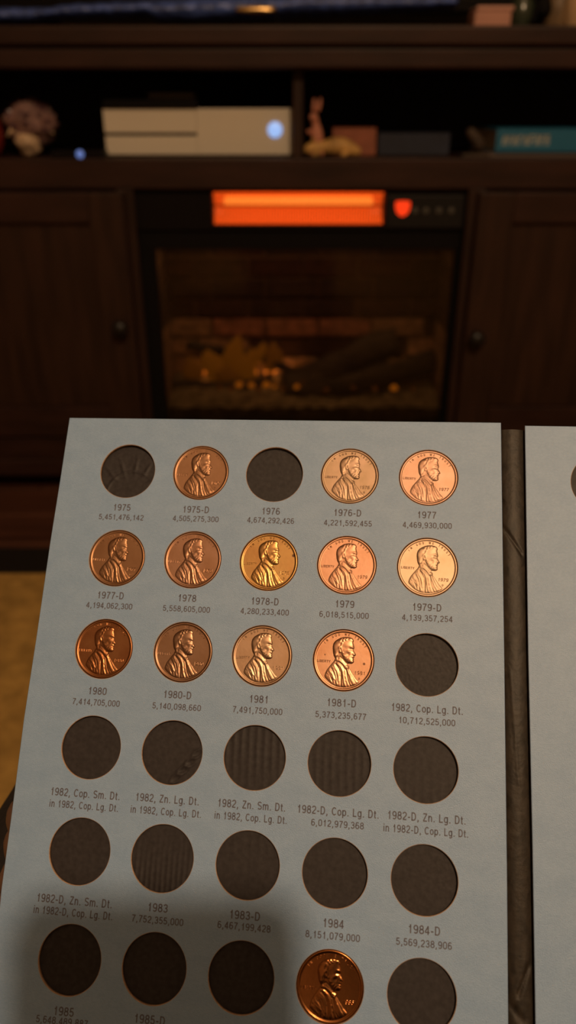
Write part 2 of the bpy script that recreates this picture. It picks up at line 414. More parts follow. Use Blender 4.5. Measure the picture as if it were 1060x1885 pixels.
for u in (764, 784, 808, 831):
    q = at(u, 388, YH - 0.005)
    k = lathe('button', [(0.0045, 0), (0.0045, 0.0008), (0.0035, 0.0012), (0.0005, 0.0012)], 16, fp, DIM, False, 'Y')
    k.location = Vector((q.x, YH - 0.0042, q.z)) - FO
# black hood and frame round the glass
YG = YF + 0.026
gl0, gl1 = at(286, 460, YG).x, at(838, 460, YG).x
gz_t, gz_b = zf(458, YG), zf(792, YG)
fbox('hood', (xl + 0.001, YG - 0.008, gz_t), (xr - 0.001, YG + 0.09, hz0 - 0.0005), MATTE, 0.002)
fbox('frame_side', (xl + 0.001, YG - 0.008, z_bot + 0.032), (gl0, YG + 0.012, gz_t), MATTE)
fbox('frame_side', (gl1, YG - 0.008, z_bot + 0.032), (xr - 0.001, YG + 0.012, gz_t), MATTE)
fbox('frame_bottom', (gl0, YG - 0.008, z_bot + 0.032), (gl1, YG + 0.012, gz_b), MATTE)
gm = bpy.data.materials.new('smoked_glass'); gm.use_nodes = True
nt = gm.node_tree; nt.nodes.clear()
o_ = nt.nodes.new('ShaderNodeOutputMaterial'); mx = nt.nodes.new('ShaderNodeMixShader')
tr = nt.nodes.new('ShaderNodeBsdfTransparent'); tr.inputs[0].default_value = (0.62, 0.56, 0.50, 1)
gs = nt.nodes.new('ShaderNodeBsdfGlossy'); gs.inputs['Roughness'].default_value = 0.08
fn = nt.nodes.new('ShaderNodeFresnel'); fn.inputs[0].default_value = 1.35
nt.links.new(fn.outputs[0], mx.inputs[0]); nt.links.new(tr.outputs[0], mx.inputs[1]); nt.links.new(gs.outputs[0], mx.inputs[2]); nt.links.new(mx.outputs[0], o_.inputs[0])
fbox('glass_pane', (gl0, YG, gz_b), (gl1, YG + 0.003, gz_t), gm, 0)
# firebox: mortar slab, then real bricks proud of it
YB = YF + 0.17
zb0, zb1 = z_bot + 0.034, gz_t + 0.05
MORT = mat('mortar', (0.14, 0.085, 0.055), 0.9, noise=(60, 0.3))
fbox('mortar_back', (gl0 - 0.005, YB + 0.004, zb0), (gl1 + 0.005, YB + 0.02, gz_t + 0.02), MORT, 0)
fbox('mortar_side', (gl0 - 0.02, YG + 0.014, zb0), (gl0 - 0.006, YB + 0.003, gz_t - 0.001), MORT, 0)
fbox('mortar_side', (gl1 + 0.006, YG + 0.014, zb0), (gl1 + 0.02, YB + 0.003, gz_t - 0.001), MORT, 0)
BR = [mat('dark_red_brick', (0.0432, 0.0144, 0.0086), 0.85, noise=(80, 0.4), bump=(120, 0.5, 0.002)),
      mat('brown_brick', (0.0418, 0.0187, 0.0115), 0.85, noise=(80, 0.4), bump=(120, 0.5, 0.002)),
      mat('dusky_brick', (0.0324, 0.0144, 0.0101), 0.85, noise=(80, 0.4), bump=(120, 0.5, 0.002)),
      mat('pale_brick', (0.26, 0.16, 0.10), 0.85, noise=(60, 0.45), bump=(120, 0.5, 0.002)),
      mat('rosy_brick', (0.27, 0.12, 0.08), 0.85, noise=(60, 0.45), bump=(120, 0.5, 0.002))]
bh, bl, jt = 0.0365, 0.100, 0.006
z = zf(584, YB) - 0.0 + 0 * bh
rows_z = [z + i * bh for i in range(-5, 5)]
for ri, z0 in enumerate(rows_z):
    if z0 < zb0 or z0 + bh > gz_t + 0.02: continue
    x = gl0 - 0.004 - (bl / 2 if ri % 2 else 0.02)
    while x < gl1 + 0.004:
        xa, xb = max(x, gl0 - 0.004), min(x + bl - jt, gl1 + 0.004)
        if xb - xa > 0.012:
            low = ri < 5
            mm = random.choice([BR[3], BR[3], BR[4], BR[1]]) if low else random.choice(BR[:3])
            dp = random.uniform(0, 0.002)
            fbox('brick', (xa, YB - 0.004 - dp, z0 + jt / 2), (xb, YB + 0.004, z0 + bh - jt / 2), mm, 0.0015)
        x += bl
    for sx, s in ((gl0 - 0.006, 1), (gl1 + 0.006, -1)):
        for k in range(1 + ri % 2):
            ya = YG + 0.016 + k * 0.066; yb = min(ya + (0.060 if ri % 2 else 0.11), YB - 0.006)
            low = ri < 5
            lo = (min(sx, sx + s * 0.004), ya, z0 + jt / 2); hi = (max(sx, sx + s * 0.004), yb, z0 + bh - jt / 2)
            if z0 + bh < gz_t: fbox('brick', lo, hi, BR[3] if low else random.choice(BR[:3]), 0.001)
# ember bed and logs
ASH = mat('ember_bed', (0.20, 0.165, 0.10), 0.9, noise=(60, 0.6), bump=(80, 0.9, 0.004))
from mathutils import noise as MN
zbed = zf(742, YG + 0.03)
nx, ny = 60, 14
v, f = [], []
for j in range(ny + 1):
    for i in range(nx + 1):
        x = gl0 + (gl1 - gl0) * i / nx; y = YG + 0.006 + (YB - 0.012 - YG) * j / ny
        h = zbed + 0.022 * (j / ny) + 0.007 * MN.noise(Vector((x * 45, y * 45, 1))) + 0.004 * MN.noise(Vector((x * 120, y * 120, 5)))
        v.append((x, y - FO.y, h))
for j in range(ny):
    for i in range(nx):
        a = j * (nx + 1) + i; f.append((a, a + 1, a + nx + 2, a + nx + 1))
# skirt so that the bed is a body
b0 = len(v)
for i in range(nx + 1): v.append((v[i][0], v[i][1], zb0 - 0.001))
for i in range(nx): f.append((i, i + 1, b0 + i + 1, b0 + i))
from_py('ember_bed', v, f, fp, ASH, True)
BARK = mat('log_bark', (0.055, 0.042, 0.034), 0.9, noise=(30, 0.5, (1, 5, 5)), bump=(50, 0.9, 0.004, (1, 5, 5)))
CUT = mat('log_cut_end', (0.16, 0.10, 0.06), 0.85, noise=(90, 0.4))
def log(name, a, b, r0, r1, seed):
    a, b = Vector(a), Vector(b); ax = (b - a); L = ax.length; ax.normalize()
    q = ax.to_track_quat('Z', 'Y'); n, m_ = 20, 14
    v, f = [], []
    for j in range(m_ + 1):
        t = j / m_
        for k in range(n):
            an = 2 * math.pi * k / n
            rr = (r0 + (r1 - r0) * t) * (1 + 0.16 * MN.noise(Vector((math.cos(an) * 1.3, math.sin(an) * 1.3, t * 5 + seed * 7))))
            w = Vector((rr * math.cos(an), rr * math.sin(an), L * t)) + Vector((0.012 * math.sin(t * 5 + seed), 0.008 * math.cos(t * 4 + seed), 0))
            v.append(q @ w + a - FO)
    for j in range(m_):
        for k in range(n):
            c, d = j * n + k, j * n + (k + 1) % n; f.append((c, d, d + n, c + n))
    f.append(tuple(range(n))[::-1]); f.append(tuple(m_ * n + k for k in range(n)))
    o = from_py(name, v, f, fp, [BARK, CUT]); 
    for pl in o.data.polygons: pl.use_smooth = len(pl.vertices) == 4
    o.data.polygons[-1].material_index = 1; o.data.polygons[-2].material_index = 1
    return o
YL = YF + 0.085
def L3(u, v, Y): return tuple(at(u, v, Y))
log('log', L3(300, 716, YL + 0.02), L3(500, 700, YL + 0.05), 0.015, 0.013, 1)
log('log', L3(520, 712, YL), L3(800, 676, YL + 0.04), 0.026, 0.022, 2)
log('log', L3(545, 700, YL + 0.03), L3(735, 640, YL + 0.045), 0.032, 0.030, 3)
log('log', L3(350, 628, YL + 0.07), L3(545, 690, YL + 0.02), 0.010, 0.009, 4)
EMB = mat('glowing_ember', (0.3, 0.08, 0.02), 0.8, emit=((1.0, 0.30, 0.012), 0.40))
EM2 = mat('dull_ember', (0.2, 0.06, 0.02), 0.8, emit=((1.0, 0.30, 0.02), 0.04))
for i, (u, vv, s, m_) in enumerate([(440, 708, 8, EMB), (462, 709, 7, EMB), (490, 708, 8, EMB), (505, 712, 5, EMB), (546, 712, 6, EMB), (556, 706, 4, EM2), (725, 714, 8, EMB),
                                    (425, 716, 6, EM2), (405, 714, 6, EM2), (520, 716, 5, EM2), (600, 718, 6, EM2), (650, 714, 5, EM2), (690, 716, 6, EM2), (760, 716, 5, EM2), (475, 716, 6, EM2)]):
    q = at(u, vv, YG + 0.022) - FO; k = s / 1440 * 1.25
    lump('ember', (k, k * 0.7, k * 0.8), fp, m_, q, 2, 0.35, 2.0, i)
FLM = mat('flame', (0.2, 0.1, 0.02), 0.8, emit=((1.0, 0.34, 0.012), 0.105))
FLM2 = mat('faint_flame', (0.2, 0.1, 0.02), 0.8, emit=((1.0, 0.33, 0.02), 0.055))
def flame(u, vb, vt, w, m_, lean=0.0, seed=0):
    Yf = YB - 0.045
    a, b = at(u, vb, Yf) - FO, at(u, vt, Yf) - FO
    H = b.z - a.z; n, k = 10, 10; v, f = [], []
    for j in range(n + 1):
        t = j / n; rr = w * (math.sin(math.pi * min(1, t * 0.92 + 0.08)) ** 0.8) * (1 - 0.45 * t) + 0.0006
        cx = a.x + lean * t * t + 0.004 * math.sin(6 * t + seed)
        for i in range(k):
            an = 2 * math.pi * i / k; v.append((cx + rr * math.cos(an), a.y + 0.35 * rr * math.sin(an), a.z + H * t))
    for j in range(n):
        for i in range(k):
            c, d = j * k + i, j * k + (i + 1) % k; f.append((c, d, d + k, c + k))
    f.append(tuple(range(k))[::-1]); f.append(tuple(n * k + i for i in range(k)))
    from_py('flame', v, f, fp, m_, True)
for a in [(398, 700, 640, .032, FLM, -.010, 0), (432, 700, 616, .030, FLM, .008, 1), (456, 704, 640, .026, FLM, .006, 2), (474, 670, 630, .018, FLM, .01, 3), (360, 700, 655, .026, FLM2, -.01, 4), (500, 690, 628, .022, FLM2, .008, 5), (545, 705, 668, .014, FLM2, .006, 6), (420, 704, 660, .04, FLM2, 0, 8)]: flame(*a)
# the insert's own light: LED strip under the log bed
for nm, X, col, e, sz in (('ember_light', -0.08, (1, 0.42, 0.12), 0.15, 0.20), ('ember_light', 0.12, (1, 0.50, 0.20), 0.16, 0.2)):
    l = bpy.data.lights.new(nm, 'AREA'); l.energy = e; l.color = col; l.shape = 'RECTANGLE'; l.size = sz; l.size_y = 0.02
    o = bpy.data.objects.new(nm, l); C.objects.link(o); o.parent = fp
    o.location = Vector((X, YB - 0.045, zbed + 0.030)) - FO; o.rotation_euler = (math.radians(118), 0, 0)

l = bpy.data.lights.new('firebox_fill', 'AREA'); l.energy = 0.24; l.color = (1, 0.55, 0.26); l.shape = 'RECTANGLE'; l.size = 0.42; l.size_y = 0.015  # unseen fill lamp added under the hood to brighten bed and bricks
o = bpy.data.objects.new('firebox_fill', l); C.objects.link(o); o.parent = fp
o.location = Vector((0, YG + 0.03, gz_t - 0.006)) - FO; o.rotation_euler = (math.radians(18), 0, 0)
# ------------------------------------------------------------------ things in the open shelf
ZS = z_sh
def place(name, u, Y, label, cat, group=None, z=None):
    return tag(empty(name, (at(u, 280, Y).x, Y, ZS if z is None else z)), label, cat, group)
# game console
YC = YF + 0.045
cx0, cx1 = at(195, 270, YC).x, at(538, 270, YC).x
cw = cx1 - cx0; ch = at(530, 200, YC).z - ZS
con = tag(empty('game_console', ((cx0 + cx1) / 2, YC, ZS)), 'white slim game console with a round lit power button on the open shelf', 'game console')
WHITE = mat('white_plastic', (0.70, 0.64, 0.54), 0.45)
hw = cw / 2
zsl = ch * 0.47; sx1 = at(362, 240, YC).x - (cx0 + cx1) / 2
bm = bmesh.new()
bx(bm, (-hw, 0, 0.003), (sx1, 0.22, zsl - 0.0022), 0.0015); bx(bm, (-hw, 0, zsl + 0.0022), (sx1, 0.22, ch), 0.0015)
bx(bm, (sx1, 0, 0.003), (hw, 0.22, ch), 0.0015); bx(bm, (-hw + 0.002, 0.010, zsl - 0.003), (sx1, 0.218, zsl + 0.003))
from_bm('body', bm, con, WHITE)
box('disc_slot', (-hw + 0.001, 0.006, zsl - 0.0022), (sx1, 0.012, zsl + 0.0022), con, BLACK, 0)
box('foot', (-hw + 0.02, 0.02, 0.0), (hw - 0.02, 0.2, 0.0035), con, BLACK, 0)
pb = at(506, 239, YC) - con.location
b = lathe('power_button', [(0.0112, -0.001), (0.0112, 0.001), (0.0100, 0.0022), (0.001, 0.0024)], 32, con, mat('lit_button', (0.3, 0.4, 0.6), 0.3, emit=((0.30, 0.52, 1.0), 0.85)), True, 'Y')
b.location = (pb.x, 0, pb.z)
BLT = mat('charcoal_case', (0.006, 0.005, 0.005), 0.6, spec=0.1)
# flat case lying on the console
zc = ZS + ch
cs = tag(empty('disc_case', (at(277, 200, YC).x, YC - 0.004, zc)), 'thin black case lying flat on the left of the white console', 'case')
x_a = at(190, 200, YC).x - cs.location.x; x_b = at(364, 200, YC).x - cs.location.x
box('case_body', (x_a, 0, 0), (x_b, 0.13, 0.012), cs, BLT, 0.002)
box('case_seam', (x_a + 0.002, -0.0006, 0.005), (x_b - 0.002, 0.002, 0.0065), cs, BLACK, 0)
rm = tag(empty('remote_control', (at(317, 190, YC + .02).x, YC + 0.01, zc + 0.012)), 'small dark remote lying on top of the thin black case', 'remote')
box('remote_body', (-0.036, 0, 0), (0.036, 0.035, 0.010), rm, mat('remote_plastic', (0.05, 0.035, 0.025), 0.4), 0.003, 3)
for i in range(5): box('button', (-0.028 + i * 0.012, 0.008, 0.0095), (-0.020 + i * 0.012, 0.014, 0.0115), rm, BLACK, 0.0006)
# geode
YGd = YF + 0.05
ge = place('crystal_geode', 59, YGd, 'rounded purple crystal geode cluster on the shelf, left of the console', 'crystal')
AM = mat('amethyst', (0.10, 0.045, 0.065), 0.3, spec=0.5, noise=(50, 0.5))
CR = mat('pale_crystal', (0.62, 0.45, 0.30), 0.35, noise=(60, 0.35))
lump('rock_shell', (0.040, 0.036, 0.034), ge, mat('geode_rind', (0.20, 0.11, 0.10), 0.7, noise=(50, 0.4), bump=(90, 0.8, 0.003)), (0, 0.02, 0.046), 4, 0.22, 2.2, 3)
lump('pale_base', (0.020, 0.020, 0.022), ge, CR, (-0.004, 0.006, 0.022), 3, 0.3, 2.5, 8)
for i in range(46):
    a = random.uniform(0, 2 * math.pi); e = random.uniform(-0.5, 1.3)
    dr = Vector((math.cos(a) * math.cos(e), -abs(math.sin(a) * math.cos(e)), math.sin(e)))
    base = Vector((0, 0.02, 0.046)) + Vector((dr.x * 0.034, dr.y * 0.030, dr.z * 0.028))
    h = random.uniform(0.008, 0.014); w = random.uniform(0.003, 0.005)
    bm = bmesh.new(); bmesh.ops.create_cone(bm, cap_ends=True, segments=6, radius1=w, radius2=w * 0.85, depth=h)
    top = [v_ for v_ in bm.verts if v_.co.z > 0]
    r = bmesh.ops.extrude_face_region(bm, geom=[f_ for f_ in bm.faces if all(v_ in top for v_ in f_.verts)])
    for v_ in r['geom']:
        if isinstance(v_, bmesh.types.BMVert): v_.co = Vector((v_.co.x * 0.1, v_.co.y * 0.1, v_.co.z + w * 1.1))
    bmesh.ops.transform(bm, matrix=Matrix.Translation(base) @ dr.to_track_quat('Z', 'Y').to_matrix().to_4x4(), verts=bm.verts[:])
    from_bm('crystal_point', bm, ge, CR if e < -0.25 else AM)
# red ornament at the far left edge
ro = place('red_ornament', -14, YF + 0.05, 'dark red ornament at the left edge of the shelf beside the geode', 'ornament')
lathe('ornament_body', [(0.008, 0), (0.014, 0.004), (0.020, 0.018), (0.0225, 0.034), (0.018, 0.052), (0.009, 0.062), (0.006, 0.070), (0.001, 0.071)], 24, ro, mat('red_glaze', (0.18, 0.02, 0.015), 0.3))
lathe('ornament_stopper', [(0.004, 0.070), (0.007, 0.074), (0.005, 0.082), (0.001, 0.084)], 16, ro, CR)
# small black box with a blue light
ub = place('cable_box', 142, YF + 0.012, 'flat black box with a small blue light, between crystal geode and console', 'cable box')
box('box_body', (-0.042, 0, 0), (0.040, 0.07, 0.010), ub, BLACK, 0.002)
q = at(147, 284, YF + 0.011) - ub.location
b = lathe('indicator_light', [(0.0058, 0), (0.0058, 0.001), (0.004, 0.0022), (0.0005, 0.0024)], 20, ub, mat('blue_led', (0.05, 0.08, 0.2), 0.3, emit=((0.13, 0.20, 0.50), 0.8)), True, 'Y')
b.location = (q.x, 0, 0.0056)
# figurine group right of the divider
YR = YF + 0.035
fg = place('animal_figurine', 583, YR, 'small pink upright eared animal figurine beside the shelf divider', 'figurine')
PK = mat('figurine_pink', (0.50, 0.20, 0.13), 0.6, noise=(60, 0.2)); YL_ = mat('figurine_yellow', (0.52, 0.30, 0.09), 0.6, noise=(50, 0.35))
def sk(name, chains, parent, m, sub=2, root=0, loc=(0, 0, 0)):
    """one continuous skinned surface from chains of (x, y, z, radius); shared points join"""
    vs, es, rs, key = [], [], [], {}
    for ch in chains:
        pr = None
        for p in ch:
            k = tuple(round(c, 4) for c in p[:3])
            if k not in key: key[k] = len(vs); vs.append(p[:3]); rs.append(p[3] if not isinstance(p[3], tuple) else p[3])
            if pr is not None and pr != key[k]: es.append((pr, key[k]))
            pr = key[k]
    d = bpy.data.meshes.new(name); d.from_pydata(vs, es, []); 
    o = bpy.data.objects.new(name, d); C.objects.link(o)
    md = o.modifiers.new('s', 'SKIN'); md.use_smooth_shade = True
    if not d.skin_vertices: pass
    for i, r in enumerate(rs):
        sv = d.skin_vertices[0].data[i]; sv.radius = r if isinstance(r, tuple) else (r, r); sv.use_root = (i == root)
    ms = o.modifiers.new('u', 'SUBSURF'); ms.levels = sub; ms.render_levels = sub
    dg = bpy.context.evaluated_depsgraph_get()
    me = bpy.data.meshes.new_from_object(o.evaluated_get(dg))
    bpy.data.objects.remove(o)
    me.name = name; me.materials.clear()
    r = link(name, me, parent, m, True)
    if any(loc): r.location = loc
    return r
sk('figure_body', [[(0, 0, .014, .010), (0.001, 0, .026, .011), (-0.001, 0, .040, .0085), (-0.003, 0, .048, .006), (-0.005, -0.002, .057, .0085), (-0.012, -0.006, .056, .005)]], fg, PK)
for s in (-1, 1):
    sk('ear', [[(-0.003 + 0.003 * s, 0, .062, .003), (-0.001 + 0.004 * s, 0.001, .072, .004), (0.000 + 0.005 * s, 0.002, .082, .0015)]], fg, PK, 1)
    sk('foot', [[(0.006 * s, 0, .008, .005), (0.007 * s, -0.008, .0055, .005), (0.007 * s, -0.014, .005, .004)]], fg, PK, 1)
sk('arm', [[(-0.006, 0, .038, .004), (-0.012, -0.006, .034, .003), (-0.015, -0.010, .038, .003)]], fg, PK, 1)
ly = place('reclining_figurine', 613, YR - 0.006, 'yellow-tan reclining animal figurine in front of the reddish box', 'figurine')
sk('figure_body', [[(-0.046, 0, .008, .007), (-0.034, 0, .014, .010), (-0.018, 0.002, .013, .009), (0.000, 0.002, .017, .014), (0.018, 0.002, .016, .014), (0.033, 0.000, .010, .009), (0.044, -0.002, .006, .005)]], ly, YL_)
for s, x in ((1, -0.028), (-1, -0.030)):
    sk('ear', [[(x, 0.004 * s, .022, .003), (x - 0.002, 0.006 * s, .028, .002)]], ly, YL_, 1)
for x in (-0.020, 0.024):
    sk('leg', [[(x, -0.006, .010, .005), (x - 0.006, -0.013, .005, .0045), (x - 0.014, -0.015, .0045, .004)]], ly, YL_, 1)
def book(name, u0, u1, z0, h, Y, dep, cover, label, cat='book', pages=True):
    a = at(u0, 260, Y).x; b_ = at(u1, 260, Y).x
    o = tag(empty(name, ((a + b_) / 2, Y, z0)), label, cat); w = (b_ - a) / 2
    t = 0.0022
    bm = bmesh.new(); bx(bm, (-w, 0, 0), (w, dep, t), 0.0006, 1); bx(bm, (-w, 0, h - t), (w, dep, h), 0.0006, 1); bx(bm, (-w, 0, 0.0005), (w, t, h - 0.0005), 0.0006, 1)
    from_bm('cover', bm, o, cover)
    box('page_block', (-w + 0.003, t, t), (w - 0.003, dep - 0.004, h - t), o, mat('page_edges', (0.55, 0.45, 0.32), 0.8), 0)
    return o, w
book('storage_box', 612, 692, ZS, 0.040, YR + 0.045, 0.12, mat('terracotta_board', (0.33, 0.10, 0.05), 0.6, noise=(25, 0.3)), 'reddish brown hardback standing low behind the yellow figurine')
bpy.data.objects['storage_box'].name = 'red_book'
book('blue_book', 696, 828, ZS, 0.033, YR + 0.055, 0.14, mat('navy_cover', (0.014, 0.018, 0.038), 0.6, noise=(30, 0.3)), 'dark navy book lying flat to the right of the reddish book')
YT = YF + 0.020
tb, w = book('teal_book', 913, 1085, ZS + 0.0075, 0.033, YT, 0.16, mat('teal_cover', (0.012, 0.135, 0.26), 0.45), 'bright teal book with pale title on its spine at the right of the shelf')
# pale, unreadable title strokes on the spine
LET = mat('title_ink', (0.50, 0.50, 0.44), 0.6)
bm = bmesh.new(); x = -w + 0.010
for i, wd in enumerate((7, 5, 7, 8, 7, 8, 7, 6, 7)):
    ww = wd / 1000; z0, z1 = 0.0105, 0.0235 + (0.001 if i > 4 else 0)
    bx(bm, (x, -0.0003, z0), (x + ww * 0.28, 0.0001, z1)); 
    if i % 2 == 0: bx(bm, (x + ww * 0.6, -0.0003, z0), (x + ww * 0.85, 0.0001, z1))
    bx(bm, (x, -0.0003, z1 - 0.003), (x + ww * 0.8, 0.0001, z1))
    if i % 3: bx(bm, (x, -0.0003, (z0 + z1) / 2 - 0.001), (x + ww * 0.8, 0.0001, (z0 + z1) / 2 + 0.001))
    x += ww + 0.0012
from_bm('title', bm, tb, LET)
book('grey_book', 900, 1090, ZS, 0.0072, YT + 0.004, 0.15, mat('grey_cover', (0.13, 0.10, 0.09), 0.6), 'thin grey-brown book lying beneath the teal book')
bf = place('brown_figurine', 872, YF + 0.03, 'small dim brown figurine left of the teal book', 'figurine')
DBR = mat('figurine_brown', (0.045, 0.028, 0.018), 0.7, noise=(60, 0.4))
sk('figure_body', [[(0.012, 0, .010, .010), (0.004, 0, .022, .011), (-0.006, 0, .034, .009), (-0.014, -0.002, .040, .006)]], bf, DBR)
box('figure_base', (-0.020, -0.012, 0), (0.024, 0.014, 0.006), bf, DBR, 0.002)

# ------------------------------------------------------------------ things on top of the stand
ZT = z_top
tvs = tag(empty('television', (0, YF + 0.20, ZT)), 'large black television standing at the back of the stand top', 'television')
box('bezel', (-0.62, 0, 0.035), (0.62, 0.035, 0.74), tvs, BLACK, 0.004)
box('screen', (-0.61, -0.0012, 0.05), (0.61, 0.0005, 0.73), tvs, mat('screen_glass', (0.004, 0.004, 0.005), 0.25, spec=0.3), 0.0004)
box('stand_foot', (-0.44, -0.06, 0), (-0.40, 0.12, 0.036), tvs, BLACK, 0.004)
box('stand_foot', (0.40, -0.06, 0), (0.44, 0.12, 0.036), tvs, BLACK, 0.004)
# long dark blue crinkled glossy sleeve
BLG = mat('blue_gloss_film', (0.060, 0.105, 0.36), 0.3, spec=0.6, noise=(60, 0.6), bump=(70, 0.9, 0.006))
Yt = YF + 0.06
nx, ny = 120, 16
v, f = [], []
xa, xb = -0.62, at(842, 20, Yt).x
for i in range(nx + 1):
    t = i / nx; x = xa + (xb - xa) * t
    uu = 530 + x / (at(531, 20, Yt).x)
    vlo = np.interp(uu, [-200, 0, 60, 75, 270, 285, 420, 500, 560, 650, 760, 842], [44, 42, 40, 34, 27, 38, 36, 32, 27, 24, 19, 12])
    vhi = np.interp(uu, [-200, 90, 120, 300, 420, 640, 842], [8, 10, 4, -4, -10, -16, -10])
    zl = max(zf(vlo, Yt), ZT + 0.0012); zh = max(zf(vhi, Yt), zl + 0.008)
    for k in range(ny):
        a = 2 * math.pi * k / ny
        wob = 0.0022 * MN.noise(Vector((x * 60, math.cos(a) * 2, math.sin(a) * 2)))
        v.append((x, Yt + 0.035 - 0.035 * math.cos(a) * (1 if math.cos(a) > 0 else 1), max((zl + zh) / 2 + ((zh - zl) / 2 + wob) * math.sin(a), ZT + 0.0008)))
for i in range(nx):
    for k in range(ny):
        a, b_ = i * ny + k, i * ny + (k + 1) % ny; f.append((a, b_, b_ + ny, a + ny))
f.append(tuple(range(ny))[::-1]); f.append(tuple(nx * ny + k for k in range(ny)))
sl = from_py('glossy_wrap', [(p[0], p[1] - Yt, p[2] - ZT) for p in v], f, None, BLG, True)
sl.location = (0, Yt, ZT)
tag(sl, 'long dark blue glossy crinkled wrap lying along the top of the stand', 'wrapping')
gp = tag(empty('gold_highlight', tuple(at(472, 24, Yt - 0.018))), 'warm gold highlight added as a small shiny lump on the dark blue wrap above the console', 'ornament')  # a highlight on the wrap, modelled as an added gold lump on a stem
gp.location.z = ZT + 0.001
hgl = at(472, 18, Yt - 0.018).z - ZT
lump('highlight_lump', (0.030, 0.006, 0.0055), gp, mat('highlight_gold', (0.75, 0.48, 0.2), 0.35, metal=0.9), (0, 0, hgl - 0.001), 3, 0.25, 3, 2)
sk('highlight_stem', [[(0.028, 0, hgl - .001, .0014), (0.030, 0.001, hgl * .5, .0014), (0.030, 0, .0015, .0014)]], gp, BLT, 1)
def topthing(name, u, Y, label, cat): return tag(empty(name, (at(u, 40, Y).x, Y, ZT)), label, cat)
def hz(v, Y): return at(530, v, Y).z - ZT
pk = topthing('pink_box', 910, YF + 0.02, 'small pale pink box on top of the stand, right of the blue wrap', 'box')
box('box_base', (-0.029, 0, 0), (0.024, 0.05, hz(20, YF + .02)), pk, mat('pink_card', (0.55, 0.27, 0.20), 0.6, noise=(20, 0.12)), 0.003)
box('box_lid', (-0.027, -0.001, hz(20, YF + .02)), (0.027, 0.051, hz(10, YF + .02)), pk, mat('pink_lid', (0.58, 0.30, 0.23), 0.6), 0.003)
gj = topthing('green_jar', 958, YF + 0.04, 'dim green glass jar between the pink box and the black figure', 'jar')
lathe('jar_body', [(0.014, 0), (0.018, 0.003), (0.018, 0.030), (0.012, 0.038), (0.012, 0.044)], 28, gj, mat('green_glass', (0.035, 0.045, 0.028), 0.2, spec=0.7))
lathe('jar_lid', [(0.0135, 0.044), (0.0135, 0.054), (0.012, 0.056), (0.001, 0.056)], 28, gj, mat('brass_lid', (0.30, 0.18, 0.08), 0.4, metal=0.8))
bk = topthing('black_figure', 990, YF + 0.03, 'black seated cat-like statuette on top of the stand near the right edge', 'figurine')
sk('figure_body', [[(0.006, 0, .012, .013), (0.006, 0, .026, .013), (0.002, 0, .040, .010), (-0.001, 0, .052, .006), (-0.004, -0.002, .062, .010), (-0.012, -0.006, .060, .005)]], bk, MATTE)
for s in (-1, 1): sk('ear', [[(-0.002, 0.005 * s, .068, .003), (-0.001, 0.006 * s, .076, .001)]], bk, MATTE, 1)
for s in (-1, 1): sk('leg', [[(-0.004, 0.006 * s, .034, .004), (-0.008, 0.007 * s, .014, .004), (-0.012, 0.007 * s, .0045, .004)]], bk, MATTE, 1)
tn = topthing('tan_tin', 1022, YF + 0.04, 'brownish tan tin at the top right, behind the black figure', 'tin')
lathe('tin_body', [(0.018, 0), (0.0195, 0.001), (0.0195, 0.048), (0.018, 0.049)], 32, tn, mat('tan_tin_paint', (0.20, 0.13, 0.07), 0.5, noise=(30, 0.5)))
lathe('tin_lid', [(0.0205, 0.046), (0.0205, 0.058), (0.019, 0.060), (0.001, 0.060)], 32, tn, mat('tan_lid_paint', (0.25, 0.16, 0.09), 0.4))
cd = topthing('cream_candle', 1065, YF + 0.025, 'cream pillar candle at the far right edge on top of the stand', 'candle')
lathe('wax_body', [(0.021, 0), (0.023, 0.002), (0.023, 0.070), (0.020, 0.073), (0.003, 0.070)], 32, cd, mat('cream_wax', (0.62, 0.42, 0.24), 0.5))
lathe('wick', [(0.0008, 0.069), (0.0008, 0.080), (0.0003, 0.081)], 8, cd, MATTE)

# ------------------------------------------------------------------ the coin folder
HOLE_PX = [[(235, 867), (369.5, 870), (505, 873), (643.5, 876), (788.5, 879)],
           [(215, 1027), (354.5, 1030), (494.5, 1034), (638, 1040), (786.5, 1044)],
           [(191, 1194), (336.5, 1200), (482, 1207), (632, 1215), (785.5, 1223.5)],
           [(167.5, 1375.5), (316.5, 1385), (468.5, 1394.5), (624.5, 1405), (783.5, 1417)],
           [(146.5, 1567), (298.5, 1580), (455.5, 1592.5), (616, 1607), (781, 1620)],
           [(128, 1767), (283.5, 1783), (443.5, 1799.5), (607, 1816.5), (776, 1834)]]
HOLES = [[page(*p) for p in row] for row in HOLE_PX]
HR = 9.62                                              # hole radius, mm
CR_ = 9.45                                             # coin radius, mm
TH = 1.6                                               # board thickness, mm
folder = empty('coin_folder', matrix=FOLD)
tag(folder, 'blue-grey coin collecting folder held open, with rows of round coin slots', 'coin folder')

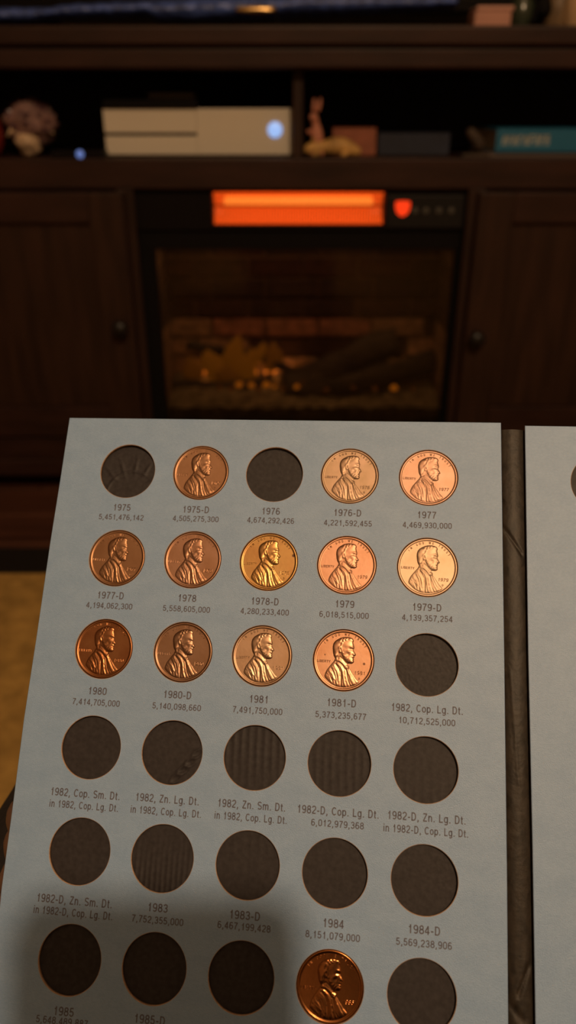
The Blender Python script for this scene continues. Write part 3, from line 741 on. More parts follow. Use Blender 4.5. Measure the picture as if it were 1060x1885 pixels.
def panel(name, outline, holes):
    """a card panel in mm (page axes, y down) with round holes, softened rims and tan cut walls"""
    inset, n = 0.16, 96
    def circ(c, r): return [(c[0] + r * math.cos(2 * math.pi * k / n), c[1] + r * math.sin(2 * math.pi * k / n)) for k in range(n)]
    cx = sum(p[0] for p in outline) / len(outline); cy = sum(p[1] for p in outline) / len(outline)
    xs = [p[0] for p in outline]; ys = [p[1] for p in outline]
    inner = [(p[0] + (inset if p[0] < cx else -inset), p[1] + (inset if p[1] < cy else -inset)) for p in outline]
    pts, edges = [], []
    def add(loop):
        b = len(pts); pts.extend(loop); edges.extend((b + i, b + (i + 1) % len(loop)) for i in range(len(loop)))
        return list(range(b, b + len(loop)))
    lo = add(inner); lh = [add(circ(c, HR + inset)) for c in holes]
    r = delaunay_2d_cdt([Vector(p) for p in pts], edges, [], 0, 1e-6)
    V2, F2, orig = r[0], r[2], r[3]
    back = {}
    for i, og in enumerate(orig):
        for k in og: back[k] = i
    hc = np.array(holes)
    poly = inner
    def inside(p):
        c = False; j = len(poly) - 1
        for i in range(len(poly)):
            a, b = poly[i], poly[j]
            if (a[1] > p[1]) != (b[1] > p[1]) and p[0] < (b[0] - a[0]) * (p[1] - a[1]) / (b[1] - a[1]) + a[0]: c = not c
            j = i
        return c
    bm = bmesh.new()
    T = lambda p, z: bm.verts.new((p[0] / 1000, -p[1] / 1000, z / 1000))
    top = [T(p, 0) for p in V2]; bot = [T(p, -TH) for p in V2]
    for q in F2:
        c = sum((V2[i] for i in q), Vector((0, 0))) / len(q)
        if len(hc) and np.hypot(hc[:, 0] - c[0], hc[:, 1] - c[1]).min() < (HR + inset) * math.cos(math.pi / n): continue
        if not inside(c): continue
        for lst, mi in ((top, 0), (bot[::1], 1)):
            fc = bm.faces.new([lst[i] for i in q]); fc.material_index = mi
    def wall(idx, outer):
        a = [top[back[i]] for i in idx]; d = [bot[back[i]] for i in idx]
        b_ = [T(p, -0.12) for p in outer]
        m_ = len(idx)
        for i in range(m_):
            j = (i + 1) % m_
            fc = bm.faces.new((a[i], a[j], b_[j], b_[i])); fc.material_index = 0 if outer is outline else 1; fc.smooth = True
            fc = bm.faces.new((b_[i], b_[j], d[j], d[i])); fc.material_index = 1; fc.smooth = True
    wall(lo, outline)
    for ids, c in zip(lh, holes): wall(ids, circ(c, HR))
    return from_bm(name, bm, folder, [CARD, CORE])
tl, tr_ = page(128, 769), page(922, 778)
left_edge = [page(*p) for p in ((2, 1640), (21, 1500), (44, 1322), (68, 1165), (92, 1000), (113, 868))]
br_x = page(934, 1800)[0]
PBOT = 179.0
L_out = [tl, tr_, page(928, 1200), page(933, 1600), (br_x, PBOT), (-21.2, PBOT)] + left_edge
holesL = [c for row in HOLES for c in row]
pl = panel('left_panel', L_out, holesL)
# right panel, tilted a touch as the folder opens
rx0 = page(966, 779)[0]
RH = [(158.9 + 26 * c + (1.1 if r else 0), 0.4 + 30.7 * r) for r in range(6) for c in range(5)]
R_out = [(rx0, -18.9), (rx0 + 150, -18.9), (rx0 + 150, PBOT), (page(985, 1880)[0], PBOT), page(980, 1560), page(972, 1200)]
pr_ = panel('right_panel', R_out, RH)
# backing sheet behind both panels
for nm, x0, x1 in (('backing_sheet', tl[0] + 2, tr_[0] - 0.5), ('backing_sheet', rx0 + 0.5, rx0 + 149)):
    box(nm, (x0 / 1000, -(PBOT - 0.5) / 1000, -0.0030), (x1 / 1000, 0.0185, -0.0023), folder, mat('backing_board', (0.05, 0.06, 0.08), 0.7), 0.0002)
# textured slot floors
def slot_floor(name, c, fn, parent=folder):
    n = 60; R = HR + 0.35; v, f, idx = [], [], {}
    for j in range(n + 1):
        for i in range(n + 1):
            x, y = (i / n * 2 - 1), (j / n * 2 - 1)
            # square to disc
            X = x * math.sqrt(1 - y * y / 2); Y = y * math.sqrt(1 - x * x / 2)
            z = fn(X, Y); v.append(((c[0] + X * R) / 1000, (-c[1] + Y * R) / 1000, (-TH - 0.12 + z) / 1000))
    for j in range(n):
        for i in range(n):
            a = j * (n + 1) + i; f.append((a, a + 1, a + n + 2, a + n + 1))
    return from_py(name, v, f, parent, SLOT, True)
plain = lambda X, Y: 0.02 * MN.noise(Vector((X * 3, Y * 3, 0.5)))
def ribs(nn, amp, ph=0):
    return lambda X, Y: amp * (0.5 + 0.5 * math.sin(X * nn + 0.5 * math.sin(Y * 2 + ph) + ph)) ** 1.5 * (0.55 + 0.45 * math.sin(Y * 2 + ph * 2))
def bulge(X, Y): return 0.02 * MN.noise(Vector((X * 12, Y * 9, 2))) + 0.025 * MN.noise(Vector((X * 34, Y * 18, 4)))
def g(d, w): return math.exp(-(d / w) ** 2)
def marks(X, Y):      # curved embossed marks with short spokes
    r = math.hypot(X - 0.15, Y + 0.85); a = math.atan2(Y + 0.85, X - 0.15)
    z = 0.22 * g(r - 0.88, 0.045) if a > 1.0 else 0.08 * g(r - 0.88, 0.05)
    for k in (0.7, 1.1, 1.5, 1.95, 2.35): z += 0.24 * g((a - k) * r, 0.06) * g(r - 1.05, 0.28)
    return z + 0.015 * MN.noise(Vector((X * 8, Y * 8, 0)))
def loops(X, Y):      # a short row of oval embossed marks
    z = 0.012 * MN.noise(Vector((X * 6, Y * 6, 0)))
    for cx, cy in ((0.78, 0.0), (0.58, -0.28), (0.36, -0.52), (0.16, -0.78)):
        dx, dy = X - cx, Y - cy; p_, q_ = (dx * 0.8 + dy * 0.6) / 0.20, (-dx * 0.6 + dy * 0.8) / 0.10
        z += 0.22 * g(math.hypot(p_, q_) - 1, 0.35)
    return z
FN = {(0, 0): marks, (0, 2): bulge, (2, 4): lambda X, Y: 2.2 * bulge(X, Y), (3, 0): plain, (3, 1): loops, (3, 2): ribs(26, 0.13, 0.4), (3, 3): ribs(26, 0.08, 1.0), (3, 4): ribs(24, 0.06, 2.0),
      (4, 0): plain, (4, 1): ribs(38, 0.15, 1.7), (4, 2): ribs(24, 0.04, 0), (4, 3): plain, (4, 4): bulge}
COINS = {(0, 1): '1975D', (0, 3): '1976D', (0, 4): '1977', (1, 0): '1977D', (1, 1): '1978', (1, 2): '1978D', (1, 3): '1979', (1, 4): '1979D',
         (2, 0): '1980', (2, 1): '1980D', (2, 2): '1981', (2, 3): '1981D', (5, 3): '1986D'}
for r in range(6):
    for c in range(5):
        slot_floor('slot_floor', HOLES[r][c], FN.get((r, c), plain) if (r, c) not in COINS else (lambda X, Y: 0.0))
for k, c in enumerate(RH[::5]): slot_floor('slot_floor', c, plain)

# spine between the panels: rounded leatherette strip with creases
sx0, sx1_ = tr_[0] - 0.6, rx0 + 0.6
n, mrow = 22, 260
v, f = [], []
for j in range(mrow + 1):
    y = -17.9 + (PBOT + 17.9) * j / mrow
    a0 = np.interp(y, [-18, 179], [sx0, br_x - 0.6]); a1 = np.interp(y, [-18, 60, 179], [sx1_, page(975, 1300)[0] + 0.6, page(985, 1880)[0] + 0.6])
    for i in range(n + 1):
        t = i / n; x = a0 + (a1 - a0) * t; s = t * 2 - 1
        z = -2.45 + 1.35 * (1 - s * s) ** 0.8 + 0.06 * MN.noise(Vector((x * 0.5, y * 0.12, 1))) + 0.02 * MN.noise(Vector((x * 2.2, y * 1.4, 7)))
        # diagonal crease near the top and folds near the foot
        for (xa_, ya_, xb_, yb_, am, wd) in ((126.4, 13.5, 133.6, 24.5, -0.55, 0.35), (126.4, 3.5, 128.0, 8.0, -0.3, 0.35), (130.5, 151, 133.8, 143, -0.5, 0.4), (127.0, 152, 131.5, 157, -0.4, 1.0),
                                             (129.5, 62, 131.5, 95, 0.12, 0.3), (128, 100, 127, 112, -0.15, 0.3)):
            ex, ey = xb_ - xa_, yb_ - ya_; L2 = ex * ex + ey * ey; tt = min(1, max(0, ((x - xa_) * ex + (y - ya_) * ey) / L2))
            dd = math.hypot(x - xa_ - tt * ex, y - ya_ - tt * ey); z += am * math.exp(-(dd / wd) ** 2)
        v.append((x / 1000, -y / 1000, z / 1000))
for j in range(mrow):
    for i in range(n):
        a = j * (n + 1) + i; f.append((a, a + n + 1, a + n + 2, a + 1))
from_py('spine_strip', v, f, folder, LEATHER, True)

# ------------------------------------------------------------------ printed captions
def caption(txt, px, cap, sxk, parent=folder):
    v, f = tv(txt, False, 0.155)
    cx = (v[:, 0].min() + v[:, 0].max()) / 2
    s = cap / CAP
    x, y = page(*px)
    yb = CAP / 2
    X = (v[:, 0] - cx) * s * sxk + x; Y = (v[:, 1] - yb) * s - y
    vv = np.stack([X / 1000, Y / 1000, np.full(len(X), 0.00002)], 1)
    return from_py('printed_caption', vv, f, parent, INK)
wid = lambda t: np.ptp(tv(t)[0][:, 0])
C1, C2, C3 = 2.34, 1.94, 2.16                         # cap heights of the three caption sizes, mm
SX2 = 15.8 / (wid('5,451,476,142') * C2); SX1 = 22.3 / (wid('1982, Cop. Sm. Dt.') * C1)
SX3 = 22.2 / (wid('in 1982, Cop. Lg. Dt.') * C3); SX0 = 8.9 / (wid('1975-D') * C1)
CAPS = [
    [('1975', 225, 934, '5,451,476,142', 223, 952), ('1975-D', 361, 938, '4,505,275,300', 360, 955), ('1976', 499, 941, '4,674,292,426', 498, 958), ('1976-D', 640, 944, '4,221,592,455', 640, 963), ('1977', 786, 948, '4,469,930,000', 786, 967)],
    [('1977-D', 204, 1096, '4,194,062,300', 201, 1115), ('1978', 345, 1101, '5,558,605,000', 343, 1121), ('1978-D', 488, 1107, '4,280,233,400', 487, 1126), ('1979', 635, 1112, '6,018,515,000', 633, 1132), ('1979-D', 786, 1118, '4,139,357,254', 786, 1138)],
    [('1980', 180, 1272, '7,414,705,000', 177, 1293), ('1980-D', 327, 1279, '5,140,098,660', 325, 1301), ('1981', 476, 1287, '7,491,750,000', 474, 1308), ('1981-D', 629, 1294, '5,373,235,677', 627, 1317), ('1982, Cop. Lg. Dt.', 786, 1305, '10,712,525,000', 786, 1328)],
    [('1982, Cop. Sm. Dt.', 157, 1461, 'in 1982, Cop. Lg. Dt.', 154, 1483), ('1982, Zn. Lg. Dt.', 308, 1471, 'in 1982, Cop. Lg. Dt.', 305, 1494), ('1982, Zn. Sm. Dt.', 463, 1482, 'in 1982, Cop. Lg. Dt.', 461, 1505), ('1982-D, Cop. Lg. Dt.', 622, 1494, '6,012,979,368', 621, 1517), ('1982-D, Zn. Lg. Dt.', 785, 1505, 'in 1982-D, Cop. Lg. Dt.', 783, 1529)],
    [('1982-D, Zn. Sm. Dt.', 137, 1658, 'in 1982-D, Cop. Lg. Dt.', 134, 1680), ('1983', 291, 1671, '7,752,355,000', 290, 1694), ('1983-D', 451, 1685, '6,467,199,428', 449, 1706), ('1984', 614, 1700, '8,151,079,000', 612, 1723), ('1984-D', 781, 1712, '5,569,238,906', 780, 1737)],
    [('1985', 118, 1862, '5,648,489,887', 114, 1880), ('1985-D', 276, 1877, '5,287,399,926', 273, 1897)],
]
for row in CAPS:
    for a, u1, v1, b_, u2, v2 in row:
        caption(a, (u1, v1), C1, SX0 if len(a) < 8 else SX1)
        if b_.startswith('in'): caption(b_, (u2, v2), C3, SX3)
        else: caption(b_, (u2, v2), C2, SX2)

# ------------------------------------------------------------------ coins
SIL = np.array([(-.286, .03), (-.34, .12), (-.367, .22), (-.389, .36), (-.385, .46), (-.367, .541), (-.32, .61), (-.26, .665), (-.138, .734), (-.05, .765), (.037, .777), (.12, .776), (.20, .762), (.265, .735), (.30, .695), (.315, .65),
                (.297, .61), (.305, .56), (.325, .50), (.340, .445), (.343, .40), (.322, .365), (.335, .32), (.365, .27), (.405, .215), (.408, .19), (.385, .165), (.350, .158), (.352, .135), (.366, .118), (.352, .092),
                (.330, .085), (.352, .062), (.350, .035), (.338, .015), (.356, -.02), (.350, -.055), (.321, -.085), (.28, -.104), (.234, -.112), (.18, -.11), (.14, -.115), (.14, -.145), (.19, -.175), (.205, -.21), (.20, -.253),
                (.25, -.31), (.30, -.382), (.37, -.465), (.43, -.554), (.49, -.61), (.545, -.66), (.55, -.705), (.48, -.765), (.38, -.82), (.26, -.86), (.10, -.89), (-.05, -.895), (-.20, -.875), (-.34, -.82), (-.45, -.745), (-.54, -.66),
                (-.60, -.60), (-.607, -.55), (-.59, -.47), (-.55, -.37), (-.487, -.275), (-.42, -.18), (-.36, -.10), (-.32, -.05)])
HEAD = np.array([(-.20, -.02), (-.286, .03), (-.34, .12), (-.367, .22), (-.389, .36), (-.385, .46), (-.367, .541), (-.32, .61), (-.26, .665), (-.138, .734), (-.05, .765), (.037, .777), (.12, .776), (.20, .762), (.265, .735), (.30, .695), (.315, .65),
                 (.297, .61), (.305, .56), (.325, .50), (.340, .445), (.343, .40), (.322, .365), (.335, .32), (.365, .27), (.405, .215), (.408, .19), (.385, .165), (.350, .158), (.352, .135), (.366, .118), (.352, .092),
                 (.330, .085), (.352, .062), (.350, .035), (.338, .015), (.356, -.02), (.350, -.055), (.321, -.085), (.28, -.104), (.234, -.112), (.15, -.08), (.06, -.01), (-.01, .07), (-.07, .17), (-.10, .25), (-.16, .22), (-.20, .12)])
HAIR = np.array([(-.286, .06), (-.35, .15), (-.372, .25), (-.393, .38), (-.385, .48), (-.36, .56), (-.30, .64), (-.20, .71), (-.05, .77), (.12, .782), (.22, .762), (.30, .71), (.315, .64), (.26, .655), (.15, .655), (.05, .64), (-.02, .59), (-.06, .51), (-.08, .44), (-.05, .37), (-.10, .40), (-.17, .36), (-.19, .25), (-.16, .17), (-.22, .10)])
BEARD = np.array([(-.09, .26), (-.03, .30), (.02, .20), (.10, .11), (.18, .07), (.25, .09), (.33, .08), (.30, .03), (.345, .01), (.36, -.03), (.33, -.09), (.234, -.115), (.14, -.08), (.05, .0), (-.03, .12)])
def seg_d(X, Y, a, b):
    ex, ey = b[0] - a[0], b[1] - a[1]; L2 = ex * ex + ey * ey + 1e-12
    t = np.clip(((X - a[0]) * ex + (Y - a[1]) * ey) / L2, 0, 1)
    return np.hypot(X - a[0] - t * ex, Y - a[1] - t * ey)
def line_d(X, Y, P, closed=False):
    d = np.full(X.shape, 9.0); n = len(P)
    for i in range(n if closed else n - 1): d = np.minimum(d, seg_d(X, Y, P[i], P[(i + 1) % n]))
    return d
def inpoly(X, Y, P):
    c = np.zeros(X.shape, bool); n = len(P)
    for i in range(n):
        a, b = P[i], P[i - 1]
        if a[1] == b[1]: continue
        k = ((a[1] > Y) != (b[1] > Y)) & (X < (b[0] - a[0]) * (Y - a[1]) / (b[1] - a[1]) + a[0]); c ^= k
    return c
def sd(X, Y, P):
    d = line_d(X, Y, P, True); return np.where(inpoly(X, Y, P), d, -d)
def portrait_height(X, Y):
    s = sd(X, Y, SIL); sh_ = sd(X, Y, HEAD); hr = sd(X, Y, HAIR); be = sd(X, Y, BEARD)
    sat = lambda d, w: 1 - np.exp(-np.clip(d, 0, 9) / w)
    h = 0.44 * sat(s, 0.035) + 0.30 * sat(s, 0.20)
    h += 0.26 * sat(sh_, 0.025) + 0.24 * sat(sh_, 0.12)
    G = lambda cx, cy, rx, ry, a, th=0.0: a * np.exp(-((((X - cx) * math.cos(th) + (Y - cy) * math.sin(th)) / rx) ** 2 + ((-(X - cx) * math.sin(th) + (Y - cy) * math.cos(th)) / ry) ** 2))
    # hair: raised, combed waves
    wav = np.sin(52 * (X * 0.55 + Y * 0.75 + 0.05 * np.sin(14 * X)) + 3.0 * np.sin(8 * Y)) * 0.5 + np.sin(38 * (X - 0.6 * Y) + 4 * np.sin(9 * X)) * 0.4
    h += np.where(hr > 0, 0.13 * sat(hr, 0.014) + 0.17 * wav * sat(hr, 0.02), 0)
    bw_ = np.sin(70 * (Y * 0.8 - X * 0.5) + 2.0 * np.sin(20 * X))
    h += np.where(be > 0, 0.08 * sat(be, 0.02) + 0.085 * bw_ * sat(be, 0.02), 0)
    # face
    h += G(.245, .455, .075, .028, .22, -.15) + G(.09, .50, .14, .10, .10) + G(.17, .30, .085, .045, .24, .35) + G(.345, .26, .03, .085, .14, -.45) + G(.365, .195, .035, .025, .12)
    h += G(.235, .37, .060, .034, -.34) + G(.245, .372, .022, .014, .17) + G(.29, .335, .03, .03, -.10)
    h += G(.15, .20, .055, .055, -.20, .4) + G(.27, .19, .02, .055, -.13, -.4) + G(.33, .088, .05, .010, -.20) + G(.32, .125, .05, .018, .09) + G(.31, .06, .04, .014, .10) + G(.28, -.055, .07, .035, .14)
    h += G(-.13, .34, .048, .095, .36, .25) + G(-.115, .34, .020, .055, -.46, .25) + G(-.115, .255, .024, .024, .14)
    h += G(.03, .42, .08, .06, -.08)
    # neck and clothes: ridges (+) and grooves (-)
    def line(P, a, w):
        nonlocal h
        h = h + a * np.exp(-(line_d(X, Y, np.array(P)) / w) ** 2) * (s > 0)
    line([(-.25, .05), (-.12, .10), (-.02, .02), (.08, -.09)], -.18, .028)
    line([(-.27, -.01), (-.14, -.02), (-.02, -.10), (.08, -.20), (.13, -.28)], .20, .028)
    line([(-.24, -.07), (-.12, -.10), (-.02, -.19), (.06, -.30)], -.18, .022)
    line([(.10, -.18), (.16, -.22), (.13, -.26)], .16, .018)
    line([(.19, -.20), (.13, -.26)], .12, .02)
    line([(-.20, -.12), (-.08, -.22), (.00, -.38), (.03, -.55), (.06, -.72), (.12, -.86)], .24, .030)
    line([(-.25, -.16), (-.14, -.28), (-.08, -.42), (-.05, -.60), (-.04, -.86)], -.22, .026)
    line([(.10, -.30), (.13, -.45), (.18, -.62), (.26, -.82)], -.20, .024)
    line([(.15, -.28), (.20, -.42), (.28, -.60), (.38, -.76)], .18, .028)
    line([(.20, -.30), (.29, -.46), (.38, -.62), (.44, -.72)], -.12, .018)
    line([(-.31, -.20), (-.20, -.36), (-.14, -.52), (-.12, -.70)], .13, .026)
    line([(-.40, -.30), (-.30, -.40), (-.24, -.55), (-.22, -.78)], -.13, .028)
    line([(-.44, -.42), (-.34, -.50), (-.26, -.64)], .12, .026)
    line([(-.50, -.50), (-.40, -.58), (-.30, -.76)], -.11, .024)
    line([(-.38, -.56), (-.24, -.66), (-.16, -.80)], .11, .024)
    for (P, a) in (([(-.36, -.22), (-.27, -.40), (-.20, -.60), (-.17, -.84)], .10), ([(-.46, -.36), (-.36, -.46), (-.30, -.60), (-.28, -.80)], .10), ([(-.52, -.44), (-.44, -.56), (-.36, -.74)], .10),
                   ([(-.15, -.20), (-.10, -.34), (-.09, -.5)], .12), ([(-.01, -.62), (.01, -.86)], .10), ([(.16, -.50), (.20, -.66), (.30, -.80)], .10), ([(.24, -.46), (.33, -.62), (.42, -.74)], .10),
                   ([(.05, -.36), (.07, -.50), (.10, -.66), (.16, -.84)], -.14), ([(-.22, -.42), (-.18, -.60)], -.10), ([(-.34, -.40), (-.28, -.52)], -.10), ([(-.44, -.60), (-.34, -.70)], -.08)):
        line(P, a * 1.1, .014)
    line([(-.30, -.28), (-.24, -.34)], .09, .02); line([(-.33, -.35), (-.26, -.42)], .09, .02)
    line([(.06, -.50), (.085, -.53)], .14, .018); line([(.09, -.64), (.11, -.67)], .14, .018)
    return np.where(s > 0, h, -0.25), s
RH_MM = 0.29                                            # relief scale, mm
def field_z(r): return -0.20 + 0.05 * r * r             # dished field, mm, below the rim
def make_portrait():
    st = 0.0095
    xs = np.arange(-0.64, 0.55, st); ys = np.arange(-0.91, 0.80, st)
    X, Y = np.meshgrid(xs, ys); h, s = portrait_height(X, Y)
    # a soft smoothing pass
    k = h.copy(); k[1:-1, 1:-1] = (4 * h[1:-1, 1:-1] + h[:-2, 1:-1] + h[2:, 1:-1] + h[1:-1, :-2] + h[1:-1, 2:]) / 8
    h = np.where(s > 0, np.maximum(k, 0.02), -0.25)
    z = field_z(np.hypot(X, Y)) + RH_MM * h
    keep = s > -st * 1.2
    idx = -np.ones(X.shape, int); idx[keep] = np.arange(keep.sum())
    # border points: snapped down just under the field
    v = np.stack([X[keep] * CR_ / 1000, Y[keep] * CR_ / 1000, z[keep] / 1000], 1)
    q = np.stack([idx[:-1, :-1], idx[:-1, 1:], idx[1:, 1:], idx[1:, :-1]], -1).reshape(-1, 4)
    q = q[(q >= 0).all(1)]
    d = bpy.data.meshes.new('portrait'); d.from_pydata(v.tolist(), [], q.tolist()); d.update()
    d.polygons.foreach_set('use_smooth', [True] * len(d.polygons))
    return d
PORT = make_portrait()
def join_text(parts, name):
    V, F = [], []
    for v, f in parts:
        b = len(V); V.extend(v.tolist()); F.extend(tuple(i + b for i in q) for q in f)
    d = bpy.data.meshes.new(name); d.from_pydata(V, [], F); d.update(); return d
def raised(v, rad_z=0.0, hh=0.085):
    """v: x, y in coin radii, z 0..1 -> metres with the foot sunk in the field"""
    r = np.hypot(v[:, 0], v[:, 1]); z = field_z(r) - 0.012 + v[:, 2] * hh
    return np.stack([v[:, 0] * CR_ / 1000, v[:, 1] * CR_ / 1000, z / 1000], 1)
def arc_text(txt, a0, a1, R, size):
    parts = []; n = len(txt)
    for i, chh in enumerate(txt):
        if chh == ' ': continue
        v, f = tv(chh, True, 0.24); s = size / CAP
        x = (v[:, 0] - (v[:, 0].min() + v[:, 0].max()) / 2) * s * 0.95; y = v[:, 1] * s + R - size / 2
        an = math.radians(a0 + (a1 - a0) * i / (n - 1)) - math.pi / 2
        X = x * math.cos(an) - y * math.sin(an); Y = x * math.sin(an) + y * math.cos(an)
        parts.append((raised(np.stack([X, Y, v[:, 2]], 1)), f))
    return parts
def flat_text(txt, cx, cy, size, width, lean=0.0):
    v, f = tv(txt, True, 0.22); s = size / CAP
    x = v[:, 0] - (v[:, 0].min() + v[:, 0].max()) / 2; x = x * width / np.ptp(v[:, 0]); y = v[:, 1] * s - size / 2
    return [(raised(np.stack([x + cx + lean * y, y + cy, v[:, 2]], 1)), f)]
MOTTO = join_text(arc_text('IN GOD WE TRUST', 141, 35, 0.855, 0.080), 'motto')
LIB = join_text(flat_text('LIBERTY', -0.655, -0.075, 0.085, 0.46), 'word_lettering')
def disc_mesh():
    prof = [(0.001, -1.45), (0.96, -1.45), (0.99, -1.40), (1.0, -1.32), (1.0, -0.10), (0.994, -0.03), (0.978, 0.0), (0.955, -0.005), (0.940, -0.05), (0.928, -0.12), (0.918, field_z(.918)), (0.90, field_z(.9)), (0.75, field_z(.75)), (0.5, field_z(.5)), (0.25, field_z(.25)), (0.02, field_z(0))]
    n = 96; v, f = [], []
    for r, z in prof:
        for k in range(n):
            a = 2 * math.pi * k / n; v.append((r * CR_ / 1000 * math.cos(a), r * CR_ / 1000 * math.sin(a), z / 1000))
    for i in range(len(prof) - 1):
        for k in range(n):
            a, b = i * n + k, i * n + (k + 1) % n; f.append((a, b, b + n, a + n))
    f.append(tuple(range(n))[::-1]); f.append(tuple((len(prof) - 1) * n + k for k in range(n)))
    d = bpy.data.meshes.new('coin_disc'); d.from_pydata(v, [], f); d.update()
    d.polygons.foreach_set('use_smooth', [True] * len(d.polygons)); return d
DISC = disc_mesh()
def coin_mat(name, col, rough, seed, tone, spots=()):
    m = bpy.data.materials.new(name); m.use_nodes = True
    nt = m.node_tree; b = nt.nodes['Principled BSDF']
    b.inputs['Metallic'].default_value = 1.0; b.inputs['Roughness'].default_value = rough
    tc = nt.nodes.new('ShaderNodeTexCoord')
    n = nt.nodes.new('ShaderNodeTexNoise'); n.noise_dimensions = '4D'; n.inputs['W'].default_value = seed; n.inputs['Scale'].default_value = 150; n.inputs['Detail'].default_value = 5
    nt.links.new(tc.outputs['Object'], n.inputs['Vector'])
    r = nt.nodes.new('ShaderNodeValToRGB'); r.color_ramp.elements[0].position = 0.33; r.color_ramp.elements[1].position = 0.68
    r.color_ramp.elements[0].color = (*tone, 1); r.color_ramp.elements[1].color = (*col, 1)
    nt.links.new(n.outputs['Fac'], r.inputs[0]); last = r.outputs[0]
    for (sx, sy, sr) in spots:
        vd = nt.nodes.new('ShaderNodeVectorMath'); vd.operation = 'DISTANCE'; vd.inputs[1].default_value = (sx * CR_ / 1000, sy * CR_ / 1000, -0.0002)
        nt.links.new(tc.outputs['Object'], vd.inputs[0])
        mr = nt.nodes.new('ShaderNodeMapRange'); mr.inputs['From Min'].default_value = sr * CR_ / 1000 * 0.6; mr.inputs['From Max'].default_value = sr * CR_ / 1000 * 1.2
        nt.links.new(vd.outputs['Value'], mr.inputs[0])
        mx = nt.nodes.new('ShaderNodeMix'); mx.data_type = 'RGBA'; mx.inputs[6].default_value = (0.12, 0.06, 0.04, 1)
        nt.links.new(mr.outputs[0], mx.inputs[0]); nt.links.new(last, mx.inputs[7]); last = mx.outputs[2]
    nt.links.new(last, b.inputs['Base Color'])
    n2 = nt.nodes.new('ShaderNodeTexNoise'); n2.inputs['Scale'].default_value = 900; n2.inputs['Detail'].default_value = 5
    nt.links.new(tc.outputs['Object'], n2.inputs['Vector'])
    bp = nt.nodes.new('ShaderNodeBump'); bp.inputs['Strength'].default_value = 0.35; bp.inputs['Distance'].default_value = 0.00004
    nt.links.new(n2.outputs['Fac'], bp.inputs['Height']); nt.links.new(bp.outputs[0], b.inputs['Normal'])
    return m
# (colour, darker tone, roughness, turn, label, spots)
CI = {
    (0, 1): ((0.420, 0.233, 0.140), (0.331, 0.176, 0.098), .40, 0, 'muted brown penny in the top row, second slot, above the caption 1975-D'),
    (0, 3): ((0.445, 0.295, 0.211), (0.331, 0.226, 0.140), .45, 3, 'pale olive-brown penny in the top row above the caption 1976-D'),
    (0, 4): ((0.495, 0.302, 0.225), (0.420, 0.239, 0.161), .46, 4, 'pinkish copper penny at the right end of the top row, above the caption 1977'),
    (1, 0): ((0.420, 0.233, 0.134), (0.350, 0.182, 0.098), .40, 1, 'smooth brown penny in the left column above the caption 1977-D'),
    (1, 1): ((0.458, 0.258, 0.176), (0.382, 0.201, 0.119), .38, 0, 'reddish copper penny in the second row above the caption 1978'),
    (1, 2): ((0.547, 0.326, 0.126), (0.458, 0.239, 0.092), .34, 0, 'golden orange penny with a dark nick at its edge, above the caption 1978-D'),
    (1, 3): ((0.521, 0.283, 0.190), (0.445, 0.226, 0.134), .42, 2, 'rosy orange penny in the second row above the caption 1979'),
    (1, 4): ((0.521, 0.365, 0.260), (0.458, 0.302, 0.197), .47, 4, 'pale brassy penny with a bright sheen above the caption 1979-D'),
    (2, 0): ((0.458, 0.207, 0.092), (0.356, 0.138, 0.056), .34, 0, 'deep orange-red penny in the left column above the caption 1980'),
    (2, 1): ((0.395, 0.233, 0.155), (0.318, 0.176, 0.105), .36, 0, 'dull brown penny in the third row above the caption 1980-D'),
    (2, 2): ((0.470, 0.308, 0.211), (0.407, 0.252, 0.155), .38, 0, 'evenly tan copper penny in the third row above the caption 1981'),
    (2, 3): ((0.534, 0.302, 0.197), (0.458, 0.226, 0.126), .36, 2, 'bright copper penny with a dark spot right of the portrait, above the caption 1981-D'),
    (5, 3): ((0.540, 0.226, 0.084), (0.470, 0.176, 0.056), .22, 0, 'shiny red-orange penny alone in the bottom row beside the shadow'),
}
SPOT = {(2, 3): [(.69, -.08, .045), (-.63, .14, .025)], (1, 2): [(.86, .24, .06)]}
for i, ((r, c), yr) in enumerate(COINS.items()):
    col, tone, ro_, turn, lab = CI[(r, c)]
    hx, hy = HOLES[r][c]
    co = link('penny', DISC, None, None)
    co.matrix_world = on_page(hx, hy, -0.12, math.radians(-turn + 1))
    tag(co, lab, 'coin', 'pennies in the folder slots')
    m = coin_mat('copper_' + yr.lower(), col, ro_, i * 3.7, tone, SPOT.get((r, c), ()))
    date = join_text(flat_text(yr[:4], 0.565, -0.385, 0.115, 0.34, 0.12) + (flat_text('D', 0.55, -0.575, 0.07, 0.055) if yr.endswith('D') else []), 'date')
    date.materials.append(m)
    parts = [(co, None)]
    for nm, me in (('portrait', PORT), ('motto', MOTTO), ('word_lettering', LIB), ('date', date)):
        o = bpy.data.objects.new(nm, me); C.objects.link(o); o.parent = co
        parts.append((o, None))
    for o, _n in parts:
        if len(o.data.materials) == 0: o.data.materials.append(m)
        o.material_slots[0].link = 'OBJECT'; o.material_slots[0].material = m

